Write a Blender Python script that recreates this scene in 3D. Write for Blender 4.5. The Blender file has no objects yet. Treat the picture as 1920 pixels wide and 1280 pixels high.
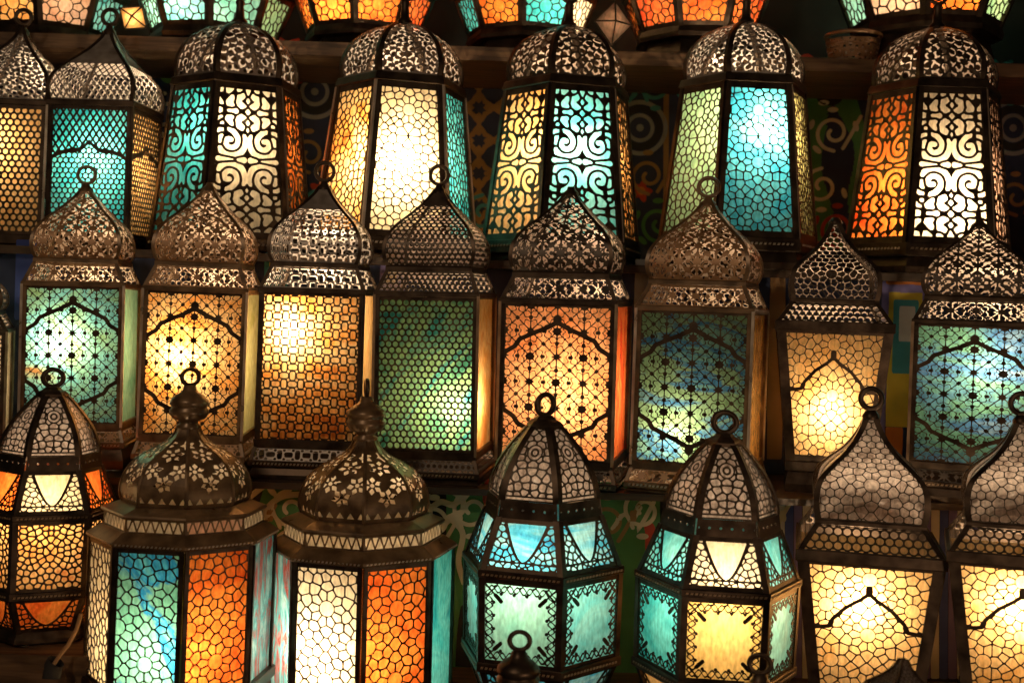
import bpy, math, random
import numpy as np
from mathutils import Matrix, Vector

# ------------------------------------------------------------------ camera
F_PX, HZ, ROLL, CAMZ = 2200.0, 575.0, math.radians(1.8), 1.50
sc = bpy.context.scene
col = sc.collection
cam = bpy.data.cameras.new('camera')
cam.sensor_width = 36.0
cam.lens = 36.0 * F_PX / 1920.0
cam.shift_y = -(640 - HZ) / 1920.0
cam.clip_start, cam.clip_end = 0.05, 50.0
cam.dof.use_dof = True
cam.dof.focus_distance = 2.05
cam.dof.aperture_fstop = 4.5
camo = bpy.data.objects.new('camera', cam)
col.objects.link(camo)
cr, sr = math.cos(ROLL), math.sin(ROLL)
camo.matrix_world = Matrix(((cr, -sr, 0, 0), (0, 0, -1, 0), (sr, cr, 0, CAMZ), (0, 0, 0, 1)))
sc.camera = camo

# ------------------------------------------------------------------ world, added fill lights, exposure
w = bpy.data.worlds.new('World'); sc.world = w; w.use_nodes = True
bg = w.node_tree.nodes['Background']
bg.inputs[0].default_value = (1.0, 0.72, 0.48, 1); bg.inputs[1].default_value = 0.02

def area(name, loc, target, size, power, color):
    L = bpy.data.lights.new(name, 'AREA'); L.shape = 'DISK'; L.size = size; L.energy = power; L.color = color
    o = bpy.data.objects.new(name, L); col.objects.link(o); o.location = loc
    o.rotation_euler = (Vector(target) - Vector(loc)).to_track_quat('-Z', 'Y').to_euler()
area('high_fill', (-0.9, -0.2, 2.6), (0.2, 2.3, 1.5), 0.28, 9.5, (1.0, 0.72, 0.46))  # unseen warm fill added from the upper left to bring out the metal
area('low_fill', (0.9, 0.3, 0.9), (0.1, 2.2, 1.5), 0.3, 5.0, (1.0, 0.66, 0.40))  # second unseen fill, added low in front to lift metal and cloth

sc.view_settings.view_transform = 'Standard'; sc.view_settings.look = 'None'
sc.view_settings.exposure = 0.0; sc.view_settings.gamma = 1.0
sc.render.engine = 'CYCLES'
sc.cycles.max_bounces = 7; sc.cycles.diffuse_bounces = 4; sc.cycles.glossy_bounces = 3
sc.cycles.transmission_bounces = 5; sc.cycles.use_denoising = True
sc.cycles.sample_clamp_indirect = 10.0
sc.cycles.caustics_reflective = False; sc.cycles.caustics_refractive = False

U = 0.001
def px(x, y, D):
    """point at depth D (metres in front of the lens plane) seen at photo pixel x, y"""
    u, v = (x - 960) / F_PX * D, -(y - HZ) / F_PX * D
    return Vector((u * cr - v * sr, D, CAMZ + u * sr + v * cr))

# ------------------------------------------------------------------ materials
def new_mat(name):
    m = bpy.data.materials.new(name); m.use_nodes = True
    nt = m.node_tree; nt.nodes.clear()
    out = nt.nodes.new('ShaderNodeOutputMaterial')
    return m, nt, out
def N(nt, t, **kw):
    n = nt.nodes.new(t)
    for k, v in kw.items():
        if k.startswith('i_'):
            n.inputs[k[2:].replace('_', ' ')].default_value = v
        else:
            setattr(n, k, v)
    return n
def ramp(nt, cols, pos=None):
    r = nt.nodes.new('ShaderNodeValToRGB'); e = r.color_ramp.elements
    while len(e) < len(cols): e.new(0.5)
    for i, c in enumerate(cols):
        e[i].position = pos[i] if pos else i / (len(cols) - 1)
        e[i].color = (*c, 1)
    return r

def coords(nt, scale, spread=7.0):
    tc = N(nt, 'ShaderNodeTexCoord'); oi = N(nt, 'ShaderNodeObjectInfo')
    mp = N(nt, 'ShaderNodeMapping'); mp.inputs['Scale'].default_value = scale
    mul = N(nt, 'ShaderNodeMath', operation='MULTIPLY'); mul.inputs[1].default_value = spread
    cx = N(nt, 'ShaderNodeCombineXYZ')
    nt.links.new(oi.outputs['Random'], mul.inputs[0])
    for k in range(3): nt.links.new(mul.outputs[0], cx.inputs[k])
    nt.links.new(tc.outputs['Object'], mp.inputs['Vector'])
    nt.links.new(cx.outputs[0], mp.inputs['Location'])
    return mp

GLASS = {}
def glass(key, cols, pos=None, scale=(9, 9, 9), rot=0.0, distort=1.2, ripple=(160, 160, 60), trans=0.86):
    """marbled, slightly rippled coloured glass that scatters the bulb's light through"""
    m, nt, out = new_mat('glass_' + key)
    mp = coords(nt, scale)
    if rot:                                                     # streaks run at an angle across the pane
        vr_ = N(nt, 'ShaderNodeVectorRotate', rotation_type='Y_AXIS'); vr_.inputs['Angle'].default_value = rot
        nt.links.new(mp.inputs['Vector'].links[0].from_socket, vr_.inputs['Vector']); nt.links.new(vr_.outputs[0], mp.inputs['Vector'])
    nz = N(nt, 'ShaderNodeTexNoise'); nz.inputs['Scale'].default_value = 1.0
    nz.inputs['Detail'].default_value = 6.0; nz.inputs['Roughness'].default_value = .6; nz.inputs['Distortion'].default_value = distort
    nt.links.new(mp.outputs[0], nz.inputs['Vector'])
    mr = N(nt, 'ShaderNodeMapRange'); mr.inputs[1].default_value = 0.28; mr.inputs[2].default_value = 0.72
    nt.links.new(nz.outputs['Fac'], mr.inputs[0])
    rp = ramp(nt, cols, pos); nt.links.new(mr.outputs[0], rp.inputs[0])
    mp2 = coords(nt, ripple)
    n2 = N(nt, 'ShaderNodeTexNoise'); n2.inputs['Scale'].default_value = 1.0; n2.inputs['Detail'].default_value = 2.0
    nt.links.new(mp2.outputs[0], n2.inputs['Vector'])
    bp = N(nt, 'ShaderNodeBump'); bp.inputs['Strength'].default_value = 0.35; bp.inputs['Distance'].default_value = 0.002
    nt.links.new(n2.outputs['Fac'], bp.inputs['Height'])
    # fine mottling of the pressed glass
    vr = N(nt, 'ShaderNodeMapRange'); vr.inputs[3].default_value = 0.6; vr.inputs[4].default_value = 1.0
    vr.inputs[1].default_value = 0.3; vr.inputs[2].default_value = 0.7
    nt.links.new(n2.outputs['Fac'], vr.inputs[0])
    mx = N(nt, 'ShaderNodeVectorMath', operation='SCALE')
    nt.links.new(rp.outputs[0], mx.inputs[0]); nt.links.new(vr.outputs[0], mx.inputs['Scale'])
    tr = N(nt, 'ShaderNodeBsdfTranslucent'); df = N(nt, 'ShaderNodeBsdfDiffuse'); gl = N(nt, 'ShaderNodeBsdfGlossy')
    gl.inputs['Roughness'].default_value = 0.12
    for b in (tr, df): nt.links.new(mx.outputs[0], b.inputs['Color'])
    for b in (tr, df, gl): nt.links.new(bp.outputs[0], b.inputs['Normal'])
    m1 = N(nt, 'ShaderNodeMixShader'); m1.inputs[0].default_value = 1 - trans
    nt.links.new(tr.outputs[0], m1.inputs[1]); nt.links.new(df.outputs[0], m1.inputs[2])
    m2 = N(nt, 'ShaderNodeMixShader'); fr = N(nt, 'ShaderNodeFresnel'); fr.inputs['IOR'].default_value = 1.4
    nt.links.new(fr.outputs[0], m2.inputs[0])
    nt.links.new(m1.outputs[0], m2.inputs[1]); nt.links.new(gl.outputs[0], m2.inputs[2])
    nt.links.new(m2.outputs[0], out.inputs['Surface'])
    GLASS[key] = m
    return m

glass('amber', [(.90, .28, .05), (1, .46, .13), (1, .58, .22), (.84, .22, .04)])
glass('gold', [(1, .50, .14), (1, .64, .28), (1, .56, .18)])
glass('honey', [(.65, .12, .02), (1, .42, .09), (1, .66, .30), (1, .50, .14)], scale=(8, 8, 12))
glass('cream', [(1, .78, .45), (1, .84, .56), (1, .74, .38)])
glass('ivory', [(1, .80, .52), (1, .88, .66), (1, .82, .55)])
glass('orange', [(.70, .06, .01), (.95, .17, .025), (1, .30, .05), (.85, .10, .015)])
glass('red', [(.65, .03, .015), (.9, .10, .03), (1, .25, .06), (.6, .03, .02)], scale=(26, 26, 8))
glass('teal', [(.02, .36, .46), (.05, .54, .62), (.14, .70, .76), (.03, .42, .52)])
glass('aqua', [(.06, .52, .66), (.16, .74, .84), (.32, .86, .90), (.08, .56, .72)])
glass('blue', [(.01, .30, .62), (.06, .58, .90), (.16, .74, .95), (.02, .38, .70)])
glass('sea', [(.02, .30, .70), (.10, .60, .95), (.40, .85, .98), (.04, .40, .80)], scale=(4, 4, 26))
glass('green', [(.10, .32, .18), (.28, .55, .26), (.42, .66, .34), (.14, .42, .30)])
glass('leaf', [(.22, .50, .28), (.46, .72, .42), (.34, .64, .40)])
glass('mint', [(.20, .70, .62), (.38, .86, .78), (.28, .78, .72)])
glass('bottle', [(.03, .16, .12), (.07, .28, .18), (.30, .50, .22), (.05, .30, .28), (.02, .13, .13)], scale=(5, 5, 15), rot=.75)
glass('meadow', [(.20, .34, .14), (.26, .44, .26), (.05, .20, .44), (.18, .42, .40), (.34, .46, .20)], pos=[0, .42, .55, .66, 1], scale=(4, 4, 10))
glass('lagoon', [(.30, .52, .24), (.30, .66, .52), (.22, .66, .72), (.44, .72, .50), (.55, .28, .10)], pos=[0, .3, .55, .85, 1], scale=(6, 6, 10))
glass('wave', [(.12, .48, .36), (.22, .60, .46), (.02, .30, .70), (.10, .60, .85), (.26, .66, .50)], pos=[0, .45, .6, .75, 1], scale=(11, 11, 5), rot=.6)
glass('mixed', [(.05, .30, .34), (.40, .07, .06), (.08, .38, .46), (.34, .64, .72), (.30, .06, .08)], scale=(34, 34, 10))
glass('bark', [(.45, .16, .03), (.70, .34, .08), (.35, .10, .02), (.80, .45, .14)], scale=(50, 50, 5))
glass('rose', [(.85, .42, .26), (.95, .62, .44), (.75, .50, .42)])
glass('olive', [(.55, .50, .14), (.78, .70, .30), (.62, .58, .22)])
glass('liner', [(.40, .28, .24), (.95, .80, .72), (.66, .52, .45), (.34, .24, .20)], scale=(45, 45, 45), trans=.85)  # mottled tones stand in for uneven highlights inside the domes
glass('peach', [(.85, .26, .08), (1, .40, .16), (1, .48, .22), (.9, .30, .10)])
glass('tide', [(.10, .28, .22), (.16, .38, .26), (.08, .22, .46), (.40, .56, .58), (.14, .34, .22)], scale=(3, 3, 11))
glass('lemon', [(1, .58, .14), (1, .68, .24), (1, .62, .18)])
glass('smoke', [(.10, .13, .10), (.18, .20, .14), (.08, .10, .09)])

def metal(key, c0, c1, rough=0.42, metallic=0.7, wear=14, inner=None):
    """worn sheet metal; inner = brightened inside face, standing in for bulb light on it"""
    m, nt, out = new_mat(key)
    mp = coords(nt, (wear,) * 3)
    nz = N(nt, 'ShaderNodeTexNoise'); nz.inputs['Scale'].default_value = 2.0; nz.inputs['Detail'].default_value = 6.0
    nt.links.new(mp.outputs[0], nz.inputs['Vector'])
    rp = ramp(nt, [c0, c1], [.35, .68]); nt.links.new(nz.outputs['Fac'], rp.inputs[0])
    p = N(nt, 'ShaderNodeBsdfPrincipled'); p.inputs['Metallic'].default_value = metallic
    nt.links.new(rp.outputs[0], p.inputs['Base Color'])
    if inner:
        ge = N(nt, 'ShaderNodeNewGeometry'); mx = N(nt, 'ShaderNodeMix', data_type='RGBA')
        nt.links.new(ge.outputs['Backfacing'], mx.inputs[0]); nt.links.new(rp.outputs[0], mx.inputs[6]); mx.inputs[7].default_value = (*inner, 1)
        nt.links.new(mx.outputs[2], p.inputs['Base Color']); p.inputs['Metallic'].default_value = .25
    r2 = N(nt, 'ShaderNodeMapRange'); r2.inputs[3].default_value = rough - .12; r2.inputs[4].default_value = rough + .16
    nt.links.new(nz.outputs['Fac'], r2.inputs[0]); nt.links.new(r2.outputs[0], p.inputs['Roughness'])
    bp = N(nt, 'ShaderNodeBump'); bp.inputs['Strength'].default_value = 0.15; bp.inputs['Distance'].default_value = 0.001
    nt.links.new(nz.outputs['Fac'], bp.inputs['Height']); nt.links.new(bp.outputs[0], p.inputs['Normal'])
    nt.links.new(p.outputs[0], out.inputs['Surface'])
    return m
IRON = metal('dark_iron', (.04, .027, .019), (.11, .075, .052), .40, .85)
BLACKENED = metal('blackened_tin', (.03, .021, .015), (.10, .07, .05), .40, inner=(.76, .60, .50))
BRASS = metal('aged_brass', (.20, .125, .07), (.38, .26, .155), .42, inner=(.80, .66, .50))
SILVER = metal('worn_silver', (.20, .165, .14), (.48, .42, .37), .34, inner=(.85, .76, .70))
STEEL = metal('tinned_steel', (.16, .12, .10), (.30, .24, .20), .46, inner=(.80, .70, .64))
BRONZE = metal('dark_bronze', (.08, .046, .022), (.24, .145, .072), .32, inner=(.82, .68, .50))
COPPER = metal('antique_copper', (.26, .135, .06), (.46, .27, .14), .42, inner=(.75, .56, .42))
TRIM = metal('bright_trim', (.5, .40, .30), (.75, .64, .52), .3)

def cloth_mat(key, c, var=.35, scale=900):
    m, nt, out = new_mat('cloth_' + key)
    tc = N(nt, 'ShaderNodeTexCoord')
    wv = N(nt, 'ShaderNodeTexNoise'); wv.inputs['Scale'].default_value = scale
    n2 = N(nt, 'ShaderNodeTexNoise'); n2.inputs['Scale'].default_value = 12; n2.inputs['Detail'].default_value = 5
    nt.links.new(tc.outputs['Object'], wv.inputs['Vector']); nt.links.new(tc.outputs['Object'], n2.inputs['Vector'])
    rp = ramp(nt, [tuple(x * (1 - var) for x in c), c], [.3, .7]); nt.links.new(n2.outputs['Fac'], rp.inputs[0])
    p = N(nt, 'ShaderNodeBsdfPrincipled'); p.inputs['Roughness'].default_value = .9
    nt.links.new(rp.outputs[0], p.inputs['Base Color'])
    bp = N(nt, 'ShaderNodeBump'); bp.inputs['Strength'].default_value = 0.3; bp.inputs['Distance'].default_value = 0.0006
    nt.links.new(wv.outputs['Fac'], bp.inputs['Height']); nt.links.new(bp.outputs[0], p.inputs['Normal'])
    nt.links.new(p.outputs[0], out.inputs['Surface'])
    return m
CL = {k: cloth_mat(k, c) for k, c in dict(navy=(.035, .045, .10), black=(.03, .026, .024), green=(.09, .25, .09), cream=(.70, .60, .42),
      red=(.55, .07, .04), brown=(.36, .20, .09), yellow=(.72, .52, .06), blue=(.08, .12, .42), violet=(.22, .18, .42),
      white=(.66, .62, .56), orange=(.65, .2, .04), teal=(.07, .3, .32), grey=(.30, .29, .28)).items()}

def wood_mat(key, k):
    m, nt, out = new_mat(key)
    mp = coords(nt, (3, 30, 30))
    nz = N(nt, 'ShaderNodeTexNoise'); nz.inputs['Scale'].default_value = 3; nz.inputs['Detail'].default_value = 7; nz.inputs['Distortion'].default_value = .6
    nt.links.new(mp.outputs[0], nz.inputs['Vector'])
    rp = ramp(nt, [tuple(k * q for q in c) for c in ((.06, .03, .014), (.18, .095, .045), (.28, .16, .08))], [.3, .52, .72]); nt.links.new(nz.outputs['Fac'], rp.inputs[0])
    p = N(nt, 'ShaderNodeBsdfPrincipled'); p.inputs['Roughness'].default_value = .55
    nt.links.new(rp.outputs[0], p.inputs['Base Color'])
    bp = N(nt, 'ShaderNodeBump'); bp.inputs['Strength'].default_value = 0.25; bp.inputs['Distance'].default_value = .002
    nt.links.new(nz.outputs['Fac'], bp.inputs['Height']); nt.links.new(bp.outputs[0], p.inputs['Normal'])
    nt.links.new(p.outputs[0], out.inputs['Surface'])
    return m
WOOD, DARKWOOD = wood_mat('shelf_wood', .7), wood_mat('stained_wood', .3)

# ------------------------------------------------------------------ mesh helpers
def mesh_np(name, verts, polys, smooth=False):
    """verts (n,3) array, polys: list of (k, m) index arrays"""
    me = bpy.data.meshes.new(name)
    verts = np.asarray(verts, dtype=np.float32)
    me.vertices.add(len(verts)); me.vertices.foreach_set('co', verts.ravel())
    loops = np.concatenate([p.ravel() for p in polys]).astype(np.int32)
    counts = np.concatenate([np.full(len(p), p.shape[1]) for p in polys]).astype(np.int32)
    starts = np.concatenate([[0], np.cumsum(counts)[:-1]]).astype(np.int32)
    me.loops.add(len(loops)); me.loops.foreach_set('vertex_index', loops)
    me.polygons.add(len(counts)); me.polygons.foreach_set('loop_start', starts)
    me.polygons.foreach_set('use_smooth', np.full(len(counts), smooth))
    me.update(calc_edges=True); me.validate()
    return me
def mesh_py(name, v, f, smooth=False):
    me = bpy.data.meshes.new(name); me.from_pydata([tuple(a) for a in v], [], f)
    if smooth: me.polygons.foreach_set('use_smooth', [True] * len(me.polygons))
    me.update(); return me
class MB:
    def __init__(s): s.v, s.f = [], []
    def box(s, x0, x1, y0, y1, z0, z1):
        b = len(s.v)
        s.v += [(x0, y0, z0), (x1, y0, z0), (x1, y1, z0), (x0, y1, z0), (x0, y0, z1), (x1, y0, z1), (x1, y1, z1), (x0, y1, z1)]
        s.f += [tuple(b + i for i in q) for q in ((0, 3, 2, 1), (4, 5, 6, 7), (0, 1, 5, 4), (1, 2, 6, 5), (2, 3, 7, 6), (3, 0, 4, 7))]
        return s
    def mesh(s, name): return mesh_py(name, s.v, s.f)

MS = {1: ['0 a d'], 2: ['1 b a'], 3: ['0 1 b d'], 4: ['2 c b'], 5: ['0 a d', '2 c b'], 6: ['1 2 c a'], 7: ['0 1 2 c d'], 8: ['3 d c'],
      9: ['0 a c 3'], 10: ['1 b a', '3 d c'], 11: ['0 1 b c 3'], 12: ['2 3 d b'], 13: ['0 a b 2 3'], 14: ['1 2 3 d a']}
def march(Fv):
    """marching squares on a field (ny,nx): returns grid coords (i,j) of verts, polygons, boundary segments"""
    ny, nx = Fv.shape
    Fv = np.where(np.abs(Fv) < 1e-4, 1e-4, Fv)
    B = Fv > 0
    J, I = np.mgrid[0:ny, 0:nx]
    vid = np.arange(ny * nx).reshape(ny, nx)
    pts = [np.stack([I.ravel(), J.ravel()], 1).astype(float)]
    n = ny * nx
    hx = np.full((ny, nx - 1), -1); m = B[:, :-1] != B[:, 1:]
    k = m.sum(); hx[m] = np.arange(k) + n; n += k
    t = np.clip(Fv[:, :-1][m] / (Fv[:, :-1][m] - Fv[:, 1:][m]), .02, .98)
    pts.append(np.stack([I[:, :-1][m] + t, J[:, :-1][m].astype(float)], 1))
    vx = np.full((ny - 1, nx), -1); m = B[:-1] != B[1:]
    k = m.sum(); vx[m] = np.arange(k) + n; n += k
    t = np.clip(Fv[:-1][m] / (Fv[:-1][m] - Fv[1:][m]), .02, .98)
    pts.append(np.stack([I[:-1][m].astype(float), J[:-1][m] + t], 1))
    P = np.concatenate(pts)
    loc = {'0': vid[:-1, :-1], '1': vid[:-1, 1:], '2': vid[1:, 1:], '3': vid[1:, :-1],
           'a': hx[:-1], 'b': vx[:, 1:], 'c': hx[1:], 'd': vx[:, :-1]}
    code = B[:-1, :-1] * 1 + B[:-1, 1:] * 2 + B[1:, 1:] * 4 + B[1:, :-1] * 8
    polys, segs = {3: [], 4: [], 5: []}, []
    for cs, pl in MS.items():
        m = code == cs
        if not m.any(): continue
        for q in pl:
            q = q.split()
            polys[len(q)].append(np.stack([loc[c][m] for c in q], 1))
            for a, b in zip(q, q[1:] + q[:1]):
                if a in 'abcd' and b in 'abcd':
                    segs.append(np.stack([loc[a][m], loc[b][m]], 1))
    full = np.zeros((ny - 1, nx + 1), bool); full[:, 1:-1] = code == 15
    st = np.argwhere(full[:, 1:] & ~full[:, :-1]); en = np.argwhere(~full[:, 1:] & full[:, :-1])
    if len(st):
        j, a, b = st[:, 0], st[:, 1], en[:, 1]
        polys[4].append(np.stack([vid[j, a], vid[j, b], vid[j + 1, b], vid[j + 1, a]], 1))
    return P, [np.concatenate(v) for v in polys.values() if v], (np.concatenate(segs) if segs else np.zeros((0, 2), int))

def pierced(name, fld, ns, nt_, mapf, thick=0.0, smooth=False):
    """sheet with real openings. fld(s,t)>0 is metal, s in -1..1, t in 0..1; mapf(s,t,depth)->xyz"""
    S, T = np.meshgrid(np.linspace(-1, 1, ns), np.linspace(0, 1, nt_))
    P, polys, segs = march(fld(S, T))
    s, t = P[:, 0] / (ns - 1) * 2 - 1, P[:, 1] / (nt_ - 1)
    used = np.unique(np.concatenate([p.ravel() for p in polys]))
    rm = np.full(len(P), -1); rm[used] = np.arange(len(used))
    s, t = s[used], t[used]
    V = mapf(s, t, 0.0); polys = [rm[p] for p in polys]
    if thick and len(segs):
        sg = rm[segs]; ub = np.unique(sg); bm = np.full(len(used), -1); bm[ub] = np.arange(len(ub)) + len(V)
        V = np.concatenate([V, mapf(s[ub], t[ub], thick)])
        polys.append(np.stack([sg[:, 1], sg[:, 0], bm[sg[:, 0]], bm[sg[:, 1]]], 1))
    return mesh_np(name, V, polys, smooth)

# ---- n-gon geometry: face 0 looks to -Y; circumradius R
def face_map(n, R0, z0, R1, z1, lift=0.0):
    c, s_ = math.cos(math.pi / n), math.sin(math.pi / n)
    nz = (R0 - R1) * c; ny = -(z1 - z0); L = math.hypot(nz, ny); ny, nz = ny / L, nz / L
    def f(s, t, d):
        R = R0 + (R1 - R0) * t; z = z0 + (z1 - z0) * t; o = lift - d
        return np.stack([s * R * s_, -R * c + ny * o, z + nz * o], 1) * U
    return f
def gore_map(n, prof, lift=0.0):
    pr = np.array(prof, float); c, s_ = math.cos(math.pi / n), math.sin(math.pi / n)
    L = np.concatenate([[0], np.cumsum(np.hypot(np.diff(pr[:, 0]), np.diff(pr[:, 1])))])
    def f(s, t, d):
        R = np.interp(t * L[-1], L, pr[:, 0]); z = np.interp(t * L[-1], L, pr[:, 1])
        return np.stack([s * R * s_, -R * c - (lift - d), z], 1) * U
    return f, L[-1], (lambda t: np.interp(t * L[-1], L, pr[:, 0]) * s_)
def smooth_prof(pts, k=5):
    """Catmull-Rom through (R,z) points"""
    p = [pts[0]] + list(pts) + [pts[-1]]; out = []
    for i in range(1, len(p) - 2):
        a, b, c, d = (np.array(q, float) for q in p[i - 1:i + 3])
        for j in range(k):
            t = j / k
            out.append(tuple(.5 * (2 * b + (c - a) * t + (2 * a - 5 * b + 4 * c - d) * t * t + (3 * b - a - 3 * c + d) * t ** 3)))
    out.append(tuple(pts[-1])); return out
def ngon_ring(name, prof, n, closed=True, smooth=False, cap=False):
    """prof: list of (R,z); a band lathed with n flat sides"""
    v, f = [], []; m = len(prof)
    for R, z in prof:
        for i in range(n):
            a = -math.pi / 2 + math.pi / n + i * 2 * math.pi / n
            v.append((R * math.cos(a) * U, R * math.sin(a) * U, z * U))
    for k in range(m if closed else m - 1):
        for i in range(n):
            a, b = k * n, ((k + 1) % m) * n
            f.append((a + i, a + (i + 1) % n, b + (i + 1) % n, b + i))
    if cap:
        f.append(tuple(range(n))[::-1]); f.append(tuple(range((m - 1) * n, m * n)))
    return mesh_py(name, v, f, smooth)
def band(name, R, t, z0, z1, n, Rt=None):
    Rt = R if Rt is None else Rt; b = min(1.5, (z1 - z0) * .3)
    return ngon_ring(name, [(R - t, z0), (R - b, z0), (R, z0 + b), (Rt, z1 - b), (Rt - b, z1), (Rt - t, z1)], n)
def corner_strip(name, prof, pw, proud, n, back=3.0, slit=0.0):
    """chevron strip folded round the corner between face 0 and face 1, following prof [(R,z)]"""
    A = -math.pi / 2 + math.pi / n; v, f = [], []
    fn0 = np.array([0, -1.]); a1 = 2 * math.pi / n; fn1 = np.array([math.sin(a1), -math.cos(a1)])
    t0 = np.array([-1., 0]); t1 = np.array([math.cos(a1), math.sin(a1)])
    mit = (fn0 + fn1); mit /= (1 + fn0 @ fn1)
    for R, z in prof:
        C = np.array([R * math.cos(A), R * math.sin(A)]); p = min(pw, R * math.sin(math.pi / n) * .96)
        if slit:
            for tt, fn in ((t0, fn0), (t1, fn1)):
                ring = [C + tt * p + fn * proud, C + tt * slit + fn * proud, C + tt * slit - fn * back, C + tt * p - fn * back]
                v += [(q[0] * U, q[1] * U, z * U) for q in ring]
            continue
        ring = [C + t0 * p + fn0 * proud, C + mit * proud, C + t1 * p + fn1 * proud,
                C + t1 * p - fn1 * back, C - mit * back, C + t0 * p - fn0 * back]
        v += [(q[0] * U, q[1] * U, z * U) for q in ring]
    if slit:
        for k in range(len(prof) - 1):
            for o in (0, 4):
                for i in range(4):
                    a, b = k * 8 + o, (k + 1) * 8 + o
                    q = (a + i, a + (i + 1) % 4, b + (i + 1) % 4, b + i)
                    f.append(q if o else q[::-1])
        return mesh_py(name, v, f)
    for k in range(len(prof) - 1):
        for i in range(6):
            a, b = k * 6, (k + 1) * 6
            f.append((a + i, a + (i + 1) % 6, b + (i + 1) % 6, b + i))
    f.append((5, 4, 3, 2, 1, 0)); e = (len(prof) - 1) * 6; f.append(tuple(e + i for i in range(6)))
    return mesh_py(name, v, f)
def pane_mesh(name, n, R0, z0, R1, z1, inset):
    m = face_map(n, R0, z0, R1, z1, -inset)
    s = np.array([-.985, .985, .985, -.985]); t = np.array([.02, .02, .98, .98])
    return mesh_py(name, m(s, t, 0), [(0, 1, 2, 3)])
def bead_mesh(name, n, R, z, step=8.0, size=4.6, h=4.0, mg=8):
    hw = R * math.sin(math.pi / n) - mg; y = -R * math.cos(math.pi / n); mb = MB(); x = -hw
    while x + size <= hw:
        b = len(mb.v); k = 1.6
        mb.v += [(q[0] * U, q[1] * U, q[2] * U) for q in ((x, y, z), (x + size, y, z), (x + size + k, y, z + h), (x + k, y, z + h),
                 (x + 1, y - 1.8, z + 1), (x + size - .5, y - 1.8, z + 1), (x + size + k - 1, y - 1.8, z + h - 1), (x + k + .5, y - 1.8, z + h - 1))]
        mb.f += [tuple(b + i for i in q) for q in ((4, 5, 6, 7), (0, 1, 5, 4), (1, 2, 6, 5), (2, 3, 7, 6), (3, 0, 4, 7))]
        x += step
    return mb.mesh(name)
def squash(pts, z0, k): return [(R, z0 + (z - z0) * k) for R, z in pts]
def lathe(name, prof, seg=18, smooth=True):
    return ngon_ring(name, prof, seg, closed=False, smooth=smooth)
def torus(name, R, r, zc, seg=28, sub=8, flat=1.0):
    v, f = [], []
    for i in range(seg):
        a = 2 * math.pi * i / seg
        for j in range(sub):
            b = 2 * math.pi * j / sub; q = R + r * math.cos(b)
            v.append((q * math.cos(a) * U, r * flat * math.sin(b) * U, (zc + q * math.sin(a)) * U))
    for i in range(seg):
        for j in range(sub):
            f.append((i * sub + j, i * sub + (j + 1) % sub, ((i + 1) % seg) * sub + (j + 1) % sub, ((i + 1) % seg) * sub + j))
    return mesh_py(name, v, f, True)

# ------------------------------------------------------------------ pierced patterns: field > 0 is metal (units: photo pixels)
def vor(x, y, pts, lw, k=.9):
    pts = np.asarray(pts, float); sh = x.shape; x, y = x.ravel(), y.ravel()
    d = np.hypot(x[:, None] - pts[None, :, 0], y[:, None] - pts[None, :, 1])
    m = min(5, len(pts) - 1); ix = np.argpartition(d, m, axis=1)[:, :m + 1]
    dd = np.take_along_axis(d, ix, 1); o = np.argsort(dd, 1); dd = np.take_along_axis(dd, o, 1); ix = np.take_along_axis(ix, o, 1)
    acc = np.zeros(len(x)); p0 = pts[ix[:, 0]]
    for q in range(1, m + 1):
        pq = pts[ix[:, q]]; e = (dd[:, q] ** 2 - dd[:, 0] ** 2) / (2 * np.hypot(*(pq - p0).T) + 1e-6)
        acc += np.exp(-np.minimum(e * k, 50))
    return (lw / 2 + np.log(np.maximum(acc, 1e-30)) / k).reshape(sh)
def rosette_pts(cents, xr, yr, pitch=15.0, seed=1):
    rnd = random.Random(seed); P = []
    for cx, cy in cents:
        P.append((cx, cy))
        for r, off in ((pitch * 1.45, 0), (pitch * 2.35, .5), (pitch * 3.25, 0)):
            for i in range(10):
                a = (i + off) * math.pi / 5; P.append((cx + r * math.cos(a), cy + r * math.sin(a)))
    keep = []
    for p in P:
        if all(math.hypot(p[0] - q[0], p[1] - q[1]) > pitch * .6 for q in keep): keep.append(p)
    j = 0; y = -yr - 20
    while y < yr + 20:
        x = -xr - 20 + (j % 2) * pitch / 2
        while x < xr + 20:
            if all(math.hypot(x - q[0], y - q[1]) > pitch * .8 for q in keep):
                keep.append((x + rnd.uniform(-1.2, 1.2), y + rnd.uniform(-1.2, 1.2)))
            x += pitch
        y += pitch * .87; j += 1
    return keep
def capsule(x, y, pl):
    d = np.full(x.shape, 1e9)
    for (ax, ay), (bx, by) in zip(pl[:-1], pl[1:]):
        vx, vy = bx - ax, by - ay; L = vx * vx + vy * vy + 1e-9
        t = np.clip(((x - ax) * vx + (y - ay) * vy) / L, 0, 1)
        d = np.minimum(d, np.hypot(x - ax - t * vx, y - ay - t * vy))
    return d
def crom(pts, k=5):
    return smooth_prof(pts, k)
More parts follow.
